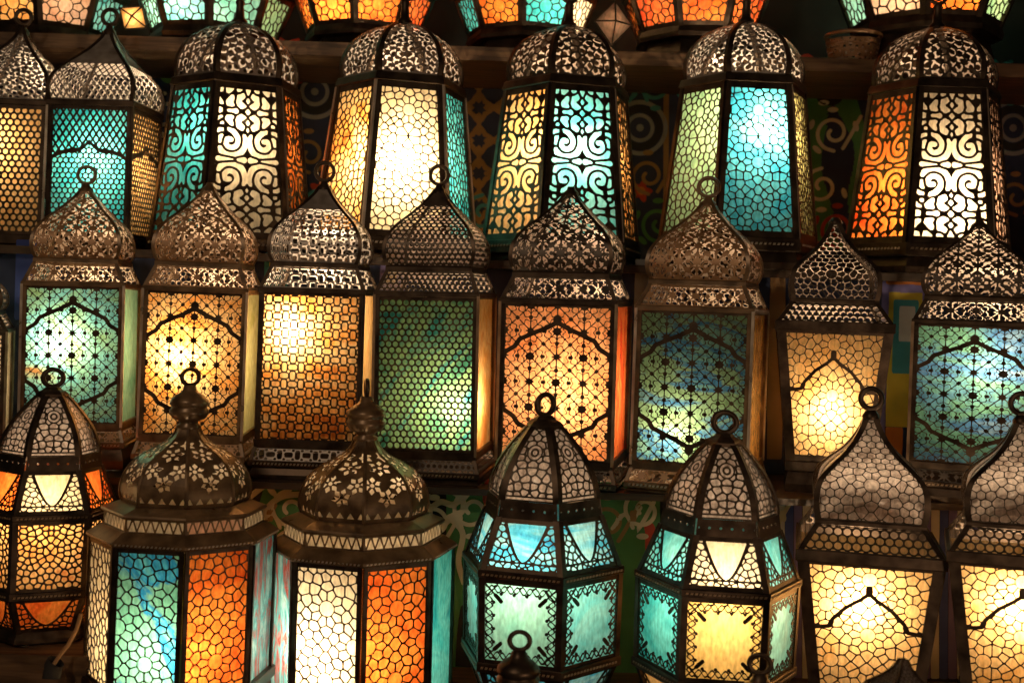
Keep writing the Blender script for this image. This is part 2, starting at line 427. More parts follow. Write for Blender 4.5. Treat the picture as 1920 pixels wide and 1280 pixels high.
SCROLL = [  # openings: (stroke points in half-widths, radius)
    ([(.82, 1.14), (.64, .99), (.42, .86), (.28, .64), (.33, .44), (.50, .36), (.64, .47), (.60, .62), (.50, .62)], .058),
    ([(.06, .80), (.07, .50), (.18, .24), (.42, .13), (.68, .17), (.82, .34)], .066),
    ([(.80, .74), (.83, .52)], .05), ([(1.0, .62), (.99, .46), (1.0, .18)], .07), ([(.70, 1.0), (.86, .86), (.99, .84)], .06),
    ([(.10, 0), (.24, 0)], .07), ([(.44, .0), (.62, .04), (.84, .0)], .055), ([(0, .96), (0, .84)], .055),
    ([(.10, 1.36), (.26, 1.30), (.30, 1.12), (.16, 1.02)], .082), ([(.50, 1.12), (.60, 1.26), (.52, 1.34)], .085),
    ([(.86, 1.30), (.94, 1.18)], .07), ([(0, 1.24), (0, 1.14)], .045),
    ([(0, 1.47), (0, 1.57)], .09), ([(.40, 1.52), (.54, 1.52)], .085), ([(.90, 1.48), (.90, 1.56)], .085),
    ([(.10, 1.68), (.26, 1.74), (.30, 1.92), (.16, 2.02)], .082), ([(.50, 1.92), (.60, 1.78), (.52, 1.70)], .085),
    ([(.86, 1.74), (.94, 1.88)], .07), ([(0, 1.80), (0, 1.90)], .045), ([(0, 2.10), (0, 2.26)], .06),
    ([(.48, 2.32), (.66, 2.14), (.76, 2.06), (.98, 2.30)], .08), ([(.76, 2.06), (.76, 1.98)], .06), ([(.28, 2.20), (.34, 2.30)], .07)]
SCROLL = [(crom(p, 3) if len(p) > 2 else p, r) for p, r in SCROLL]
def scroll_field(x, v):
    """x: -1..1 across; v: vertical, mirrored about 0, in half-widths"""
    x, v = np.abs(x), np.abs(v)
    d = np.sort(np.stack([capsule(x, v, p) - r for p, r in SCROLL]), axis=0)
    return np.maximum(.036 - (d[1] - d[0]) / 2, d[0] - .024)
def P_scroll(mg):
    def mk(hw, L):
        def f(s, t):
            g = scroll_field(s * 1.10, (t - .5) * 2 * 2.42) * hw(t)
            return np.maximum(g, mg - np.minimum((1 - abs(s)) * hw(t), np.minimum(t, 1 - t) * L))
        return f
    return mk
def border(s, t, hw, L): return np.minimum((1 - abs(s)) * hw(t), np.minimum(t, 1 - t) * L)
def P_rosette(cents, mg, lw=3.0, pitch=15, arch=None):
    def mk(hw, L):
        pts = rosette_pts([(cx, (cy - .5) * L) for cx, cy in cents], float(max(hw(0.), hw(1.))), L / 2, pitch)
        def f(s, t):
            x, y = s * hw(t), (t - .5) * L
            g = vor(x, y, pts, lw * .7, 1.5)
            for cx, cy in cents:
                r = np.hypot(x - cx, y - (cy - .5) * L); rc = pitch * .82
                g = np.where(r < rc + lw * .5, np.where(r < rc, r - rc, 1.0), g)
            g = np.maximum(g, mg - border(s, t, hw, L))
            if arch is not None:
                for pl, r in arch(hw, L): g = np.maximum(g, r - capsule(x, y, pl))
            return g
        return f
    return mk
def ogee(hw, L, y0=-.06, w=1.0):
    h = float(hw(.5)) * w
    half = [(h, y0 * L), (.62 * h, y0 * L + .02 * L), (.56 * h, y0 * L + .07 * L), (.36 * h, y0 * L + .15 * L), (.12 * h, y0 * L + .21 * L), (0, y0 * L + .25 * L)]
    return [(half, 3.6), ([(-a, b) for a, b in half], 3.6), ([(0, y0 * L + .25 * L), (0, y0 * L + .28 * L)], 6.5),
            ([(.6 * h, y0 * L + .03 * L), (.58 * h, y0 * L + .05 * L)], 5), ([(-.6 * h, y0 * L + .03 * L), (-.58 * h, y0 * L + .05 * L)], 5)]
def medallion(hw, L):
    h = float(hw(.5)); q = [(0, .40 * L), (.16 * h, .365 * L), (.42 * h, .325 * L), (.66 * h, .285 * L), (.74 * h, .24 * L), (.90 * h, .205 * L), (1.0 * h, .15 * L)]
    out = []
    for sx in (1, -1):
        for sy in (1, -1): out.append(([(sx * a, sy * (b - .02 * L)) for a, b in q], 4.0))
    for sy in (1, -1): out.append(([(0, sy * .38 * L), (0, sy * .40 * L)], 7))
    return out
def P_star(mg, p=46.0, lw=1.8, med=True, dot=7.0):
    def mk(hw, L):
        def f(s, t):
            x, y = s * hw(t), (t - .5) * L
            i, j = np.round(x / p), np.round(y / p); dx, dy = x - i * p, y - j * p
            r, a = np.hypot(dx, dy), np.arctan2(dy, dx)
            even = (np.mod(i + j, 2) == 0)
            k = 8; aa = np.mod(a + math.pi / k, 2 * math.pi / k) - math.pi / k
            rad = lw / 2 - np.abs(r * np.sin(aa)) + np.maximum(0, 1.6 * (1 - r / 9))
            rad = np.where((r > p * .62) | ((np.abs(np.sin(a)) < .3) & (r > 9)), -1, rad)
            g = rad
            ge = np.maximum(dot - r, lw / 2 - np.abs(r - 12.5 - 1.6 * np.cos(8 * a)))
            ge = np.maximum(ge, lw / 2 - np.abs(r - 21 - 2.2 * np.cos(8 * a + math.pi)))
            go = np.maximum(4.4 - r, lw / 2 - np.abs(r - 19 + 2.6 * np.cos(8 * a)))
            g = np.maximum(g, np.where(even, ge, go))
            ex, ey = np.mod(x, p) - p / 2, np.mod(y, p) - p / 2
            g = np.maximum(g, 3.4 - (np.abs(ex) + np.abs(ey)) * .72)
            for ox, oy in ((p / 2, 0), (0, p / 2)):
                ux, uy = np.mod(x + ox, p) - p / 2, np.mod(y + oy, p) - p / 2
                ux, uy = np.mod(x - p / 2 + ox + p / 2, p) - p / 2, np.mod(y - p / 2 + oy + p / 2, p) - p / 2
                g = np.maximum(g, 3.3 - np.hypot(ux, uy))
            g = np.maximum(g, mg - border(s, t, hw, L))
            if med:
                for pl, rr in medallion(hw, L): g = np.maximum(g, rr - capsule(x, y, pl))
            return g
        return f
    return mk
def P_hex(mg, pitch=13.0, lw=3.4, solid_above=None):
    def mk(hw, L):
        def f(s, t):
            x, y = s * hw(t), (t - .5) * L; h = pitch * .866
            best = np.full(x.shape, 1e9)
            for oy in (0, 1):
                yy = y - oy * h; j = np.round(yy / (2 * h)); xx = x - oy * pitch / 2
                best = np.minimum(best, np.hypot(xx - np.round(xx / pitch) * pitch, yy - j * 2 * h))
            g = np.maximum(best - (pitch - lw) / 2, mg - border(s, t, hw, L))
            if solid_above: g = np.maximum(g, (t - solid_above) * L)
            return g
        return f
    return mk
def P_basket(mg, p=19.0, solid_above=None):
    def mk(hw, L):
        def f(s, t):
            x, y = s * hw(t), (t - .5) * L
            i, j = np.round(x / p), np.round(y / p); dx, dy = x - i * p, y - j * p
            ev = np.mod(i + j, 2) == 0
            a = np.where(ev, dx, dy); b = np.where(ev, dy, dx)
            q = np.hypot(np.maximum(np.abs(a) - 4.6 * p / 19, 0), b)
            g = q - 5.5 * p / 19
            ex, ey = np.mod(x, p) - p / 2, np.mod(y, p) - p / 2
            g = np.minimum(g, np.hypot(ex, ey) - 3.1 * p / 19)
            g = np.maximum(g, mg - border(s, t, hw, L))
            if solid_above: g = np.maximum(g, (t - solid_above) * L)
            return g
        return f
    return mk
def P_diamond(mg, a=6.5, b=10.0, lw=3.2, arch=True, solid_above=None):
    """diamond lattice over a honeycomb-filled ogee arch"""
    def mk(hw, L):
        hexf = P_hex(mg, 11, 2.2)(hw, L)
        def f(s, t):
            x, y = s * hw(t), (t - .5) * L
            u, v = x / (2 * a), y / (2 * b)
            best = np.full(x.shape, 1e9)
            for o in (0, .5):
                best = np.minimum(best, np.abs(u - o - np.round(u - o)) * 2 + np.abs(v - o - np.round(v - o)) * 2)
            g = (best - 1 + lw / (a + b) * 1.6) * a * .85
            if arch:
                h = float(hw(.6)); top = .22 * L
                prof = top - np.where(abs(x) < .22 * h, abs(x) * .9, .22 * h * .9 + .34 * h * (1 - np.sqrt(np.maximum(0, 1 - ((abs(x) - .22 * h) / (.80 * h)) ** 2))) * 1.2)
                inside = prof - y
                g = np.where(inside > 0, hexf(s, t), g)
                g = np.maximum(g, 4.0 - np.abs(inside))
            g = np.maximum(g, mg - border(s, t, hw, L))
            if solid_above: g = np.maximum(g, (t - solid_above) * L)
            return g
        return f
    return mk
def leaf_pts(xr, yr, n, seed):
    rnd = random.Random(seed); P = []
    tries = 0; dmin = math.sqrt(2 * xr * 2 * yr / n) * .72
    while len(P) < n and tries < 9000:
        tries += 1; p = (rnd.uniform(0, xr * 1.1), rnd.uniform(-yr * 1.1, yr * 1.1))
        if p[0] < dmin * .5: p = (0.0, p[1])
        if all(math.hypot(p[0] - q[0], p[1] - q[1]) > dmin for q in P): P.append(p)
    return P + [(-a, b) for a, b in P if a > 0]
def P_leaf(mg, size=15, lw=4.0, seed=3, ring=False, shield=False, base=0):
    def mk(hw, L):
        W = float(max(hw(0.), hw(1.))); pts = leaf_pts(W, L / 2, int(4 * W * L / 2 / size ** 2), seed)
        def f(s, t):
            x, y = s * hw(t), (t - .5) * L
            g = vor(x, y, pts, lw, 1.1)
            if ring:
                r = np.hypot(x, (y - .12 * L) * .8)
                g = np.where(r < 15, np.maximum(2 - np.abs(r - 14), np.maximum(2 - np.abs(r - 6), -6 + 0 * r)), g)
            if base: g = np.where(t * L < base, np.where(t * L < 2, 1.0, -3.0), g); g = np.maximum(g, 1.8 - np.abs(t * L - base))
            if shield:
                h = float(hw(1.)); tt = (1 - t)                      # 0 at the top edge
                wdt = .74 * h * np.sqrt(np.maximum(0, 1 - tt / .80)) * (1 - .12 * tt)
                ins = wdt - np.abs(x)
                dd = np.where(tt < .80, ins, -(tt - .8) * L)
                g = np.where(dd > 0, -4.0, g); g = np.maximum(g, 2.3 - np.abs(dd) * .8)
            return np.maximum(g, mg - border(s, t, hw, L))
        return f
    return mk
def P_lace(mg):
    """open middle, lacy vine round the edge, darts at the corners"""
    def mk(hw, L):
        def f(s, t):
            x, y = s * hw(t), (t - .5) * L; h = float(hw(.5))
            b = border(s, t, hw, L) - mg
            horiz = (1 - abs(s)) * hw(t) < np.minimum(t, 1 - t) * L
            arc = np.where(horiz, y, x)
            g = 1.5 - np.abs(b - 9 - 6 * np.sin(arc * .27))
            g = np.maximum(g, 1.4 - np.abs(b - 8 + 6 * np.sin(arc * .27 + .6)))
            g = np.maximum(g, 3.0 - np.hypot(np.mod(arc, 23.3) - 11.6, (b - 17)))
            g = np.maximum(g, 2.2 - np.hypot(np.mod(arc + 11.6, 23.3) - 11.6, (b - 4)))
            for sx in (1, -1):
                for sy in (1, -1):
                    cx, cy = sx * (h - mg), sy * (L / 2 - mg)
                    g = np.maximum(g, 1.3 - capsule(x, y, [(cx, cy), (cx - sx * 24, cy - sy * 24)]))
                    g = np.maximum(g, 3.6 - capsule(x, y, [(cx - sx * 20, cy - sy * 20), (cx - sx * 30, cy - sy * 30)]))
                    g = np.maximum(g, 1.3 - capsule(x, y, [(cx - sx * 3, cy - sy * 22), (cx - sx * 22, cy - sy * 3)]))
            return np.maximum(g, mg - border(s, t, hw, L))
        return f
    return mk
def P_flower(mg):
    """sheet with small diamond holes gathered in flowers"""
    def mk(hw, L):
        def f(s, t):
            x, y = s * hw(t), (t - .5) * L; g = np.full(x.shape, 9.0)
            for cx, cy, R in ((0, .12 * L, 15), (-26, -.10 * L, 13), (26, -.10 * L, 13), (0, -.24 * L, 12), (-20, .30 * L, 10), (20, .30 * L, 10)):
                dx, dy = x - cx, y - cy
                for i in range(6):
                    a = i * math.pi / 3 + .3; qx, qy = dx - R * math.cos(a), dy - R * math.sin(a)
                    ca, sa = math.cos(a), math.sin(a); u, v = qx * ca + qy * sa, -qx * sa + qy * ca
                    g = np.minimum(g, (np.abs(u) * .72 + np.abs(v)) - 5.4)
                g = np.minimum(g, np.hypot(dx, dy) - 4.2)
            for cx in range(-60, 61, 20):
                g = np.minimum(g, np.maximum(np.abs(x - cx) * .9 + (y + .42 * L) * .5 - 3.5, -(y + .45 * L)))
            return np.maximum(g, mg - border(s, t, hw, L))
        return f
    return mk
def P_tri(mg, p=19.0):
    def mk(hw, L):
        def f(s, t):
            x, y = s * hw(t), t * L; q = (L - 2 * mg); v = (y - mg) / q
            u = np.abs(np.mod(x, p) - p / 2) / (p / 2); u2 = np.abs(np.mod(x + p / 2, p) - p / 2) / (p / 2)
            g = np.minimum((u - (1 - v) * .86 + .06) * 8, (u2 - v * .80 + .16) * 8)
            g = np.maximum(g, (.55 - v) * 0 - 3)
            return np.maximum(g, mg - border(s, t, hw, L))
        return f
    return mk
def P_dots(mg, p=16):
    def mk(hw, L):
        def f(s, t):
            x, y = s * hw(t), (t - .5) * L
            return np.maximum(np.hypot(np.mod(x, p) - p / 2, y) - 2.6, mg - border(s, t, hw, L))
        return f
    return mk
def P_solid():
    def mk(hw, L): return lambda s, t: 1.0 + 0 * s
    return mk

GRID = 1.3
def flat_sheet(name, n, R0, z0, R1, z1, pat, lift=.6, thick=1.6, grid=GRID):
    si, c = math.sin(math.pi / n), math.cos(math.pi / n)
    L = math.hypot(z1 - z0, (R1 - R0) * c); hw = lambda t: (R0 + (R1 - R0) * t) * si
    base_f = pat(hw, L); f2 = (lambda s, t: np.minimum(base_f(s, t), (1 - abs(s)) * hw(t) - 2.6)) if thick else base_f
    return pierced(name, f2, int(2 * max(R0, R1) * si / grid) + 2, int(L / grid) + 2, face_map(n, R0, z0, R1, z1, lift), thick)
def dome_sheet(name, n, prof, pat, grid=GRID):
    mp, L, hw = gore_map(n, prof)
    return pierced(name, pat(hw, L), int(2 * max(hw(np.linspace(0, 1, 20))) / grid) + 2, int(L / grid) + 2, mp, 0.0, True)

# ------------------------------------------------------------------ lantern types (photo pixels; z = 0 is the foot of the glazed box)
TY = {}
def S4(h): return h * math.sqrt(2)
def scale_prof(prof, n): return [(R, z) for R, z in prof]

def type_hex(key, pat, dpat):                                  # tall six-sided lantern, flaring down, helmet dome
    n, R0, R1, H = 6, 150, 118, 276
    dome = smooth_prof([(111, 292), (114, 312), (110, 334), (100, 354), (82, 373), (56, 389), (28, 399), (12, 405)], 4)
    P = [('glass_pane', pane_mesh('hex_pane', n, R0, 0, R1, H, 3.2), 'win', 'each'),
         ('filigree_screen', flat_sheet('hex_screen_' + key, n, R0, 0, R1, H, pat), 'F', 'each'),
         ('corner_post', corner_strip('hex_post', [(R0, -2), (R1, H + 2)], 9, 2.4, n), 'P', 'each'),
         ('edge_wire', corner_strip('hex_wire', [(R0 + 1.5, -2), (R1 + 1.5, H)], 2.2, 3.0, n), 'T', 'each'),
         ('dome_panel', dome_sheet('hex_dome_' + key, n, dome, dpat), 'D', 'each'),
         ('dome_rib', corner_strip('hex_rib', dome, 7, 2.0, n), 'P', 'each'),
         ('upper_rim', band('hex_rim_up', R1 + 5, 12, H, H + 16, n, R1 + 1), 'P', 'one'),
         ('lower_rim', band('hex_rim_lo', R0 + 5, 14, -24, 0, n, R0 + 3), 'P', 'one'),
         ('bead_trim', bead_mesh('hex_beads', n, R0 + 5.5, -13), 'T', 'each'),
         ('neck', lathe('hex_neck', [(14, 402), (15, 408), (9, 414), (7, 436), (9, 442), (5, 450)]), 'P', 'one'),
         ('hanging_ring', torus('hex_ring', 15, 3.6, 464), 'P', 'one')]
    TY[key] = dict(n=n, ap=130, zref=262, parts=P, bulb=150, foot=-24, footR=R0)
type_hex('hex_scroll', P_scroll(11), P_leaf(4, 19, 3.4, 11))
type_hex('hex_rosette', P_rosette([(0, .13), (0, .48), (0, .82), (62, .30), (-62, .30), (58, .66), (-58, .66)], 11, 2.8, 13), P_leaf(4, 15, 2.6, 21))

def sq_dome(z0, pts): return smooth_prof([(S4(h), z0 + z) for h, z in pts], 5)
ONION_C = [(80, 0), (86, 14), (88, 33), (83, 57), (68, 81), (48, 101), (30, 121), (17, 138), (9, 152)]
def type_square(key, pat, cpat, dpat, H=288):                  # square box, sloping collar, onion dome
    n, h = 4, 98
    dome = sq_dome(H + 54, ONION_C)
    P = [('glass_pane', pane_mesh('square_pane', n, S4(h), 0, S4(h), H, 3.2), 'win', 'each'),
         ('filigree_screen', flat_sheet('square_screen_' + key, n, S4(h), 0, S4(h), H, pat), 'F', 'each'),
         ('corner_post', corner_strip('square_post', [(S4(h), -2), (S4(h), H + 2)], 7.5, 2.4, n), 'P', 'each'),
         ('edge_wire', corner_strip('square_wire', [(S4(h) + 2, -2), (S4(h) + 2, H)], 2.0, 3.0, n), 'T', 'each'),
         ('collar_panel', flat_sheet('square_collar_' + key, n, S4(h), H + 5, S4(81), H + 46, cpat, 0, 0), 'D', 'each'),
         ('collar_edge', corner_strip('square_collar_edge', [(S4(h + 1), H + 4), (S4(82), H + 47)], 5, 2, n), 'P', 'each'),
         ('dome_panel', dome_sheet('square_dome_' + key, n, dome, dpat), 'D', 'each'),
         ('dome_rib', corner_strip('square_rib', dome, 4.5, 2.0, n), 'P', 'each'),
         ('upper_rim', band('square_rim_up', S4(h + 4), 12, H - 4, H + 6, n), 'P', 'one'),
         ('dome_rim', band('square_rim_dome', S4(84), 8, H + 45, H + 55, n), 'P', 'one'),
         ('lower_rim', band('square_rim_lo', S4(h + 3), 12, -10, 6, n), 'P', 'one'),
         ('base_panel', flat_sheet('square_base_' + key, n, S4(h + 8), -34, S4(h + 1), -8, cpat, 0, 0), 'D', 'each'),
         ('base_edge', corner_strip('square_base_edge', [(S4(h + 9), -34), (S4(h + 2), -8)], 5, 1.5, n), 'P', 'each'),
         ('bead_trim', bead_mesh('square_beads', n, S4(h + 11), -40, 7, 4, 4), 'T', 'each'),
         ('foot_rim', band('square_rim_foot', S4(h + 11), 14, -44, -32, n), 'P', 'one'),
         ('neck', lathe('square_neck', [(15, H + 200), (14, H + 206), (8, H + 212), (6, H + 218)]), 'P', 'one'),
         ('hanging_ring', torus('square_ring', 18, 3.8, H + 236), 'P', 'one')]
    TY[key] = dict(n=n, ap=98, zref=H - 10, parts=P, bulb=160, foot=-44, footR=S4(h + 9))
type_square('sq_star', P_star(8), P_star(3, 40, 2.2, False, 6), P_star(4, 32, 3.0, False, 6.5))
type_square('sq_basket', P_basket(8, 16), P_basket(3, 17), P_basket(4, 18, .66))
type_square('sq_hex', P_hex(8, 13, 2.7), P_hex(3, 11, 3.4), P_hex(4, 11.5, 3.6, .78), 300)

def type_mesh_square(key, pat, dpat):                          # narrow square box straight under a wide onion dome
    n, h, H = 4, 80, 250
    dome = sq_dome(H + 8, [(80, 0), (83, 14), (83, 30), (76, 52), (61, 72), (43, 92), (26, 112), (13, 132), (8, 144)])
    P = [('glass_pane', pane_mesh('tall_pane', n, S4(h), 0, S4(h), H, 3.2), 'win', 'each'),
         ('filigree_screen', flat_sheet('tall_screen_' + key, n, S4(h), 0, S4(h), H, pat), 'F', 'each'),
         ('corner_post', corner_strip('tall_post', [(S4(h), -2), (S4(h), H + 2)], 7, 2.4, n), 'P', 'each'),
         ('edge_wire', corner_strip('tall_wire', [(S4(h) + 2, -2), (S4(h) + 2, H)], 2.0, 3.0, n), 'T', 'each'),
         ('dome_panel', dome_sheet('tall_dome_' + key, n, dome, dpat), 'D', 'each'),
         ('dome_rib', corner_strip('tall_rib', dome, 5, 2.0, n), 'P', 'each'),
         ('upper_rim', band('tall_rim_up', S4(h + 4), 10, H - 2, H + 9, n), 'P', 'one'),
         ('lower_rim', band('tall_rim_lo', S4(h + 5), 12, -16, 3, n), 'P', 'one'),
         ('neck', lathe('tall_neck', [(13, H + 148), (12, H + 156), (7, H + 162), (5, H + 168)]), 'P', 'one'),
         ('hanging_ring', torus('tall_ring', 15, 4.2, H + 184), 'P', 'one')]
    TY[key] = dict(n=n, ap=80, zref=H - 8, parts=P, bulb=150, foot=-16, footR=S4(h + 3))
type_mesh_square('tall_arch', P_diamond(9), P_diamond(4, 6.5, 10, 2.6, False, .46))
type_mesh_square('tall_honey', P_hex(9, 13, 3.4), P_leaf(4, 13, 2.6, 5))

def type_taper(key):                                           # square box narrowing downwards under a tall onion dome
    n, H, h1, h0 = 4, 300, 133, 98
    dome = sq_dome(H + 60, [(99, 0), (103, 20), (104, 48), (97, 76), (76, 100), (52, 122), (34, 145), (21, 168), (12, 190)])
    P = [('glass_pane', pane_mesh('taper_pane', n, S4(h0), 0, S4(h1), H, 3.2), 'win', 'each'),
         ('filigree_screen', flat_sheet('taper_screen', n, S4(h0), 0, S4(h1), H,
              P_rosette([(0, .50), (0, .86), (0, .14), (78, .68), (-78, .68), (66, .32), (-66, .32)], 20, 3.0, 16.5, lambda hw, L: ogee(hw, L, .02))), 'F', 'each'),
         ('corner_post', corner_strip('taper_post', [(S4(h0), -2), (S4(h1), H + 2)], 19, 2.4, n), 'P', 'each'),
         ('collar_panel', flat_sheet('taper_collar', n, S4(h1 - 2), H + 6, S4(99), H + 52, P_hex(3, 17, 3.2), 0, 0), 'D', 'each'),
         ('collar_edge', corner_strip('taper_collar_edge', [(S4(h1), H + 4), (S4(100), H + 54)], 9, 2, n), 'P', 'each'),
         ('dome_panel', dome_sheet('taper_dome', n, dome, P_rosette([(0, .30)], 4, 3.0, 17)), 'D', 'each'),
         ('added_liner', ngon_ring('taper_liner', [(q[0] * .93, q[1]) for q in dome], n, False, True), 'L', 'one'),  # inner shell added so the dome openings look lit
         ('dome_rib', corner_strip('taper_rib', dome, 9, 2.4, n), 'P', 'each'),
         ('upper_rim', band('taper_rim_up', S4(h1 + 4), 12, H - 14, H + 8, n), 'P', 'one'),
         ('dome_rim', band('taper_rim_dome', S4(102), 8, H + 51, H + 61, n), 'P', 'one'),
         ('lower_rim', band('taper_rim_lo', S4(h0 + 5), 12, -18, 6, n), 'P', 'one'),
         ('neck', lathe('taper_neck', [(16, H + 248), (17, H + 254), (12, H + 262), (8, H + 266)]), 'P', 'one'),
         ('hanging_ring', torus('taper_ring', 20, 5.5, H + 288), 'P', 'one')]
    TY[key] = dict(n=n, ap=125, zref=H - 20, parts=P, bulb=170, foot=-18, footR=S4(h0 + 3))
type_taper('taper'); type_taper('taper_tall')

def type_oct(key):                                             # eight-sided drum, flared eaves, pierced band and dome, turned finial
    n, R, H = 8, 172, 262
    dome = smooth_prof([(116, 332), (121, 350), (118, 378), (106, 406), (86, 428), (60, 445), (40, 458), (28, 472), (22, 486)], 4)
    P = [('glass_pane', pane_mesh('drum_pane', n, R, 0, R, H, 3.2), 'win', 'each'),
         ('filigree_screen', flat_sheet('drum_screen', n, R, 0, R, H, P_rosette([(0, .22), (0, .70), (52, .46), (-52, .46)], 10, 3.2, 16.5)), 'F', 'each'),
         ('corner_post', corner_strip('drum_post', [(R, -2), (R, H)], 8, 2.4, n), 'P', 'each'),
         ('edge_wire', corner_strip('drum_wire', [(R + 2, -2), (R + 2, H)], 2.0, 3.2, n), 'T', 'each'),
         ('eaves', ngon_ring('drum_eaves', [(164, 258), (174, 260), (177, 263), (177, 268), (152, 286), (144, 286)], n), 'B', 'one'),
         ('bead_trim', bead_mesh('drum_beads', n, 177.5, 263.5, 7.5, 4.2, 4, 5), 'T', 'each'),
         ('pierced_band', flat_sheet('drum_band', n, 147, 285, 147, 314, P_tri(3.4, 17), 0, 0), 'D', 'each'),
         ('band_pane', pane_mesh('drum_band_pane', n, 147, 285, 147, 314, 3.0), 'sh', 'each'),
         ('cornice', ngon_ring('drum_cornice', [(143, 313), (150, 313), (153, 317), (151, 321), (122, 333), (108, 333)], n), 'B', 'one'),
         ('dome_panel', dome_sheet('drum_dome', n, dome, P_flower(4)), 'B', 'each'),
         ('dome_rib', corner_strip('drum_rib', dome, 3.0, 1.6, n), 'B', 'each'),
         ('lower_rim', band('drum_rim_lo', R + 8, 14, -16, 4, n), 'P', 'one'),
         ('finial', lathe('drum_finial', [(22, 484), (24, 490), (17, 496), (18, 501), (30, 506), (36, 516), (37, 524), (33, 529), (33, 532), (37, 536), (35, 546), (26, 556), (17, 562), (13, 568), (11, 576), (4, 578)], 24), 'B', 'one'),
         ('hanging_ring', torus('drum_ring', 17, 4.4, 594), 'P', 'one')]
    TY[key] = dict(n=n, ap=160, zref=250, parts=P, bulb=120, foot=-16, footR=R + 6)
type_oct('drum')
def squash_type(key, z0, k):
    for part in TY[key]['parts']:
        me = part[1]; co = np.empty(len(me.vertices) * 3, np.float32); me.vertices.foreach_get('co', co)
        z = co[2::3]; z[:] = np.where(z > z0 * U, z0 * U + (z - z0 * U) * k, z); me.vertices.foreach_set('co', co); me.update()
squash_type('drum', 262, .89)

def type_shoulder(key, wpat):                                  # six-sided, glazed shoulders above and below, tall ribbed dome
    n, R, H = 6, 150, 152
    dome = smooth_prof([(105, 298), (103, 316), (94, 346), (78, 378), (59, 406), (42, 428), (32, 438)], 4)
    P = [('glass_pane', pane_mesh('lobe_pane', n, R - 3, 0, R, H, 3.2), 'win', 'each'),
         ('filigree_screen', flat_sheet('lobe_screen_' + key, n, R - 3, 0, R, H, wpat), 'F', 'each'),
         ('corner_post', corner_strip('lobe_post', [(R - 3, -2), (R, H)], 10, 2.6, n), 'P', 'each'),
         ('shoulder_pane', pane_mesh('lobe_shoulder_pane', n, R - 2, H + 14, 112, H + 112, 3.2), 'sh', 'each'),
         ('shoulder_screen', flat_sheet('lobe_shoulder', n, R - 2, H + 14, 112, H + 112, P_leaf(9, 14, 2.4, 7, shield=True)), 'F', 'each'),
         ('shoulder_edge', corner_strip('lobe_shoulder_edge', [(R - 1, H + 12), (112, H + 114)], 9, 2.4, n), 'P', 'each'),
         ('skirt_pane', pane_mesh('lobe_skirt_pane', n, 112, -88, R - 6, -12, 3.2), 'lo', 'each'),
         ('skirt_screen', flat_sheet('lobe_skirt', n, 112, -88, R - 6, -12, P_leaf(8, 14, 2.4, 9, shield=True)), 'F', 'each'),
         ('skirt_edge', corner_strip('lobe_skirt_edge', [(112, -90), (R - 5, -10)], 9, 2.4, n), 'P', 'each'),
         ('upper_rim', band('lobe_rim_up', R + 5, 14, H, H + 15, n), 'P', 'one'),
         ('bead_trim', bead_mesh('lobe_beads', n, R + 5.5, H + 5, 8, 5, 4.5, 7), 'T', 'each'),
         ('lower_rim', band('lobe_rim_lo', R + 3, 14, -14, 3, n), 'P', 'one'),
         ('lower_bead_trim', bead_mesh('lobe_beads_lo', n, R + 3.5, -8, 8, 5, 4.5, 7), 'T', 'each'),
         ('pierced_band', flat_sheet('lobe_band', n, 113, H + 112, 108, 298, P_dots(6, 20), 0, 1.5), 'P', 'each'),
         ('dome_panel', dome_sheet('lobe_dome_' + key, n, dome, P_leaf(3, 17, 3.4, 17, ring=True, base=9)), 'D', 'each'),
         ('added_liner', ngon_ring('lobe_liner', [(q[0] * 0.93, q[1]) for q in dome], n, False, True), 'L', 'one'),  # shell added behind the pierced dome to make its openings glow
         ('dome_rib', corner_strip('lobe_rib', dome, 9, 2.6, n), 'P', 'each'),
         ('crown_cap', lathe('lobe_cap', [(35, 432), (35, 441), (29, 447), (20, 452), (15, 458), (6, 460)], 6, False), 'P', 'one'),
         ('hanging_ring', torus('lobe_ring', 21, 5.6, 480), 'P', 'one'),
         ('foot', ngon_ring('lobe_foot', [(100, -112), (122, -110), (122, -102), (112, -88), (100, -88)], n), 'P', 'one')]
    TY[key] = dict(n=n, ap=130, zref=H - 8, parts=P, bulb=95, foot=-112, footR=112)
    squash_type(key, H, .90)
type_shoulder('lobe_lace', P_lace(9))
type_shoulder('lobe_leaf', P_leaf(8, 14, 3.2, 31))

def type_upper(key):                                           # eight-sided lantern of the top shelf: glazed skirt sloping in to the foot
    n = 8
    ros = lambda m, pit: P_rosette([(0, .5)], m, 3.0, pit)
    P = [('skirt_pane', pane_mesh('top_skirt_pane', n, 118, 0, 150, 78, 3.2), 'win', 'each'),
         ('skirt_screen', flat_sheet('top_skirt', n, 118, 0, 150, 78, ros(9, 16)), 'F', 'each'),
         ('skirt_edge', corner_strip('top_skirt_edge', [(118, -2), (150, 80)], 8, 2.4, n), 'P', 'each'),
         ('glass_pane', pane_mesh('top_pane', n, 150, 90, 150, 230, 3.2), 'win', 'each'),
         ('corner_post', corner_strip('top_post', [(150, 88), (150, 232)], 8, 2.4, n), 'P', 'each'),
         ('middle_rim', band('top_rim_mid', 155, 14, 78, 92, n), 'P', 'one'),
         ('upper_rim', band('top_rim_up', 155, 14, 228, 244, n), 'P', 'one'),
         ('roof', ngon_ring('top_roof', [(150, 244), (110, 300), (60, 350), (20, 390), (8, 400)], n, False), 'D', 'one'),
         ('foot', ngon_ring('top_foot', [(90, -22), (122, -20), (124, -12), (120, 0), (104, 2)], n), 'P', 'one')]
    TY[key] = dict(n=n, ap=112, zref=6, parts=P, bulb=90, foot=-22, footR=110)
type_upper('upper')

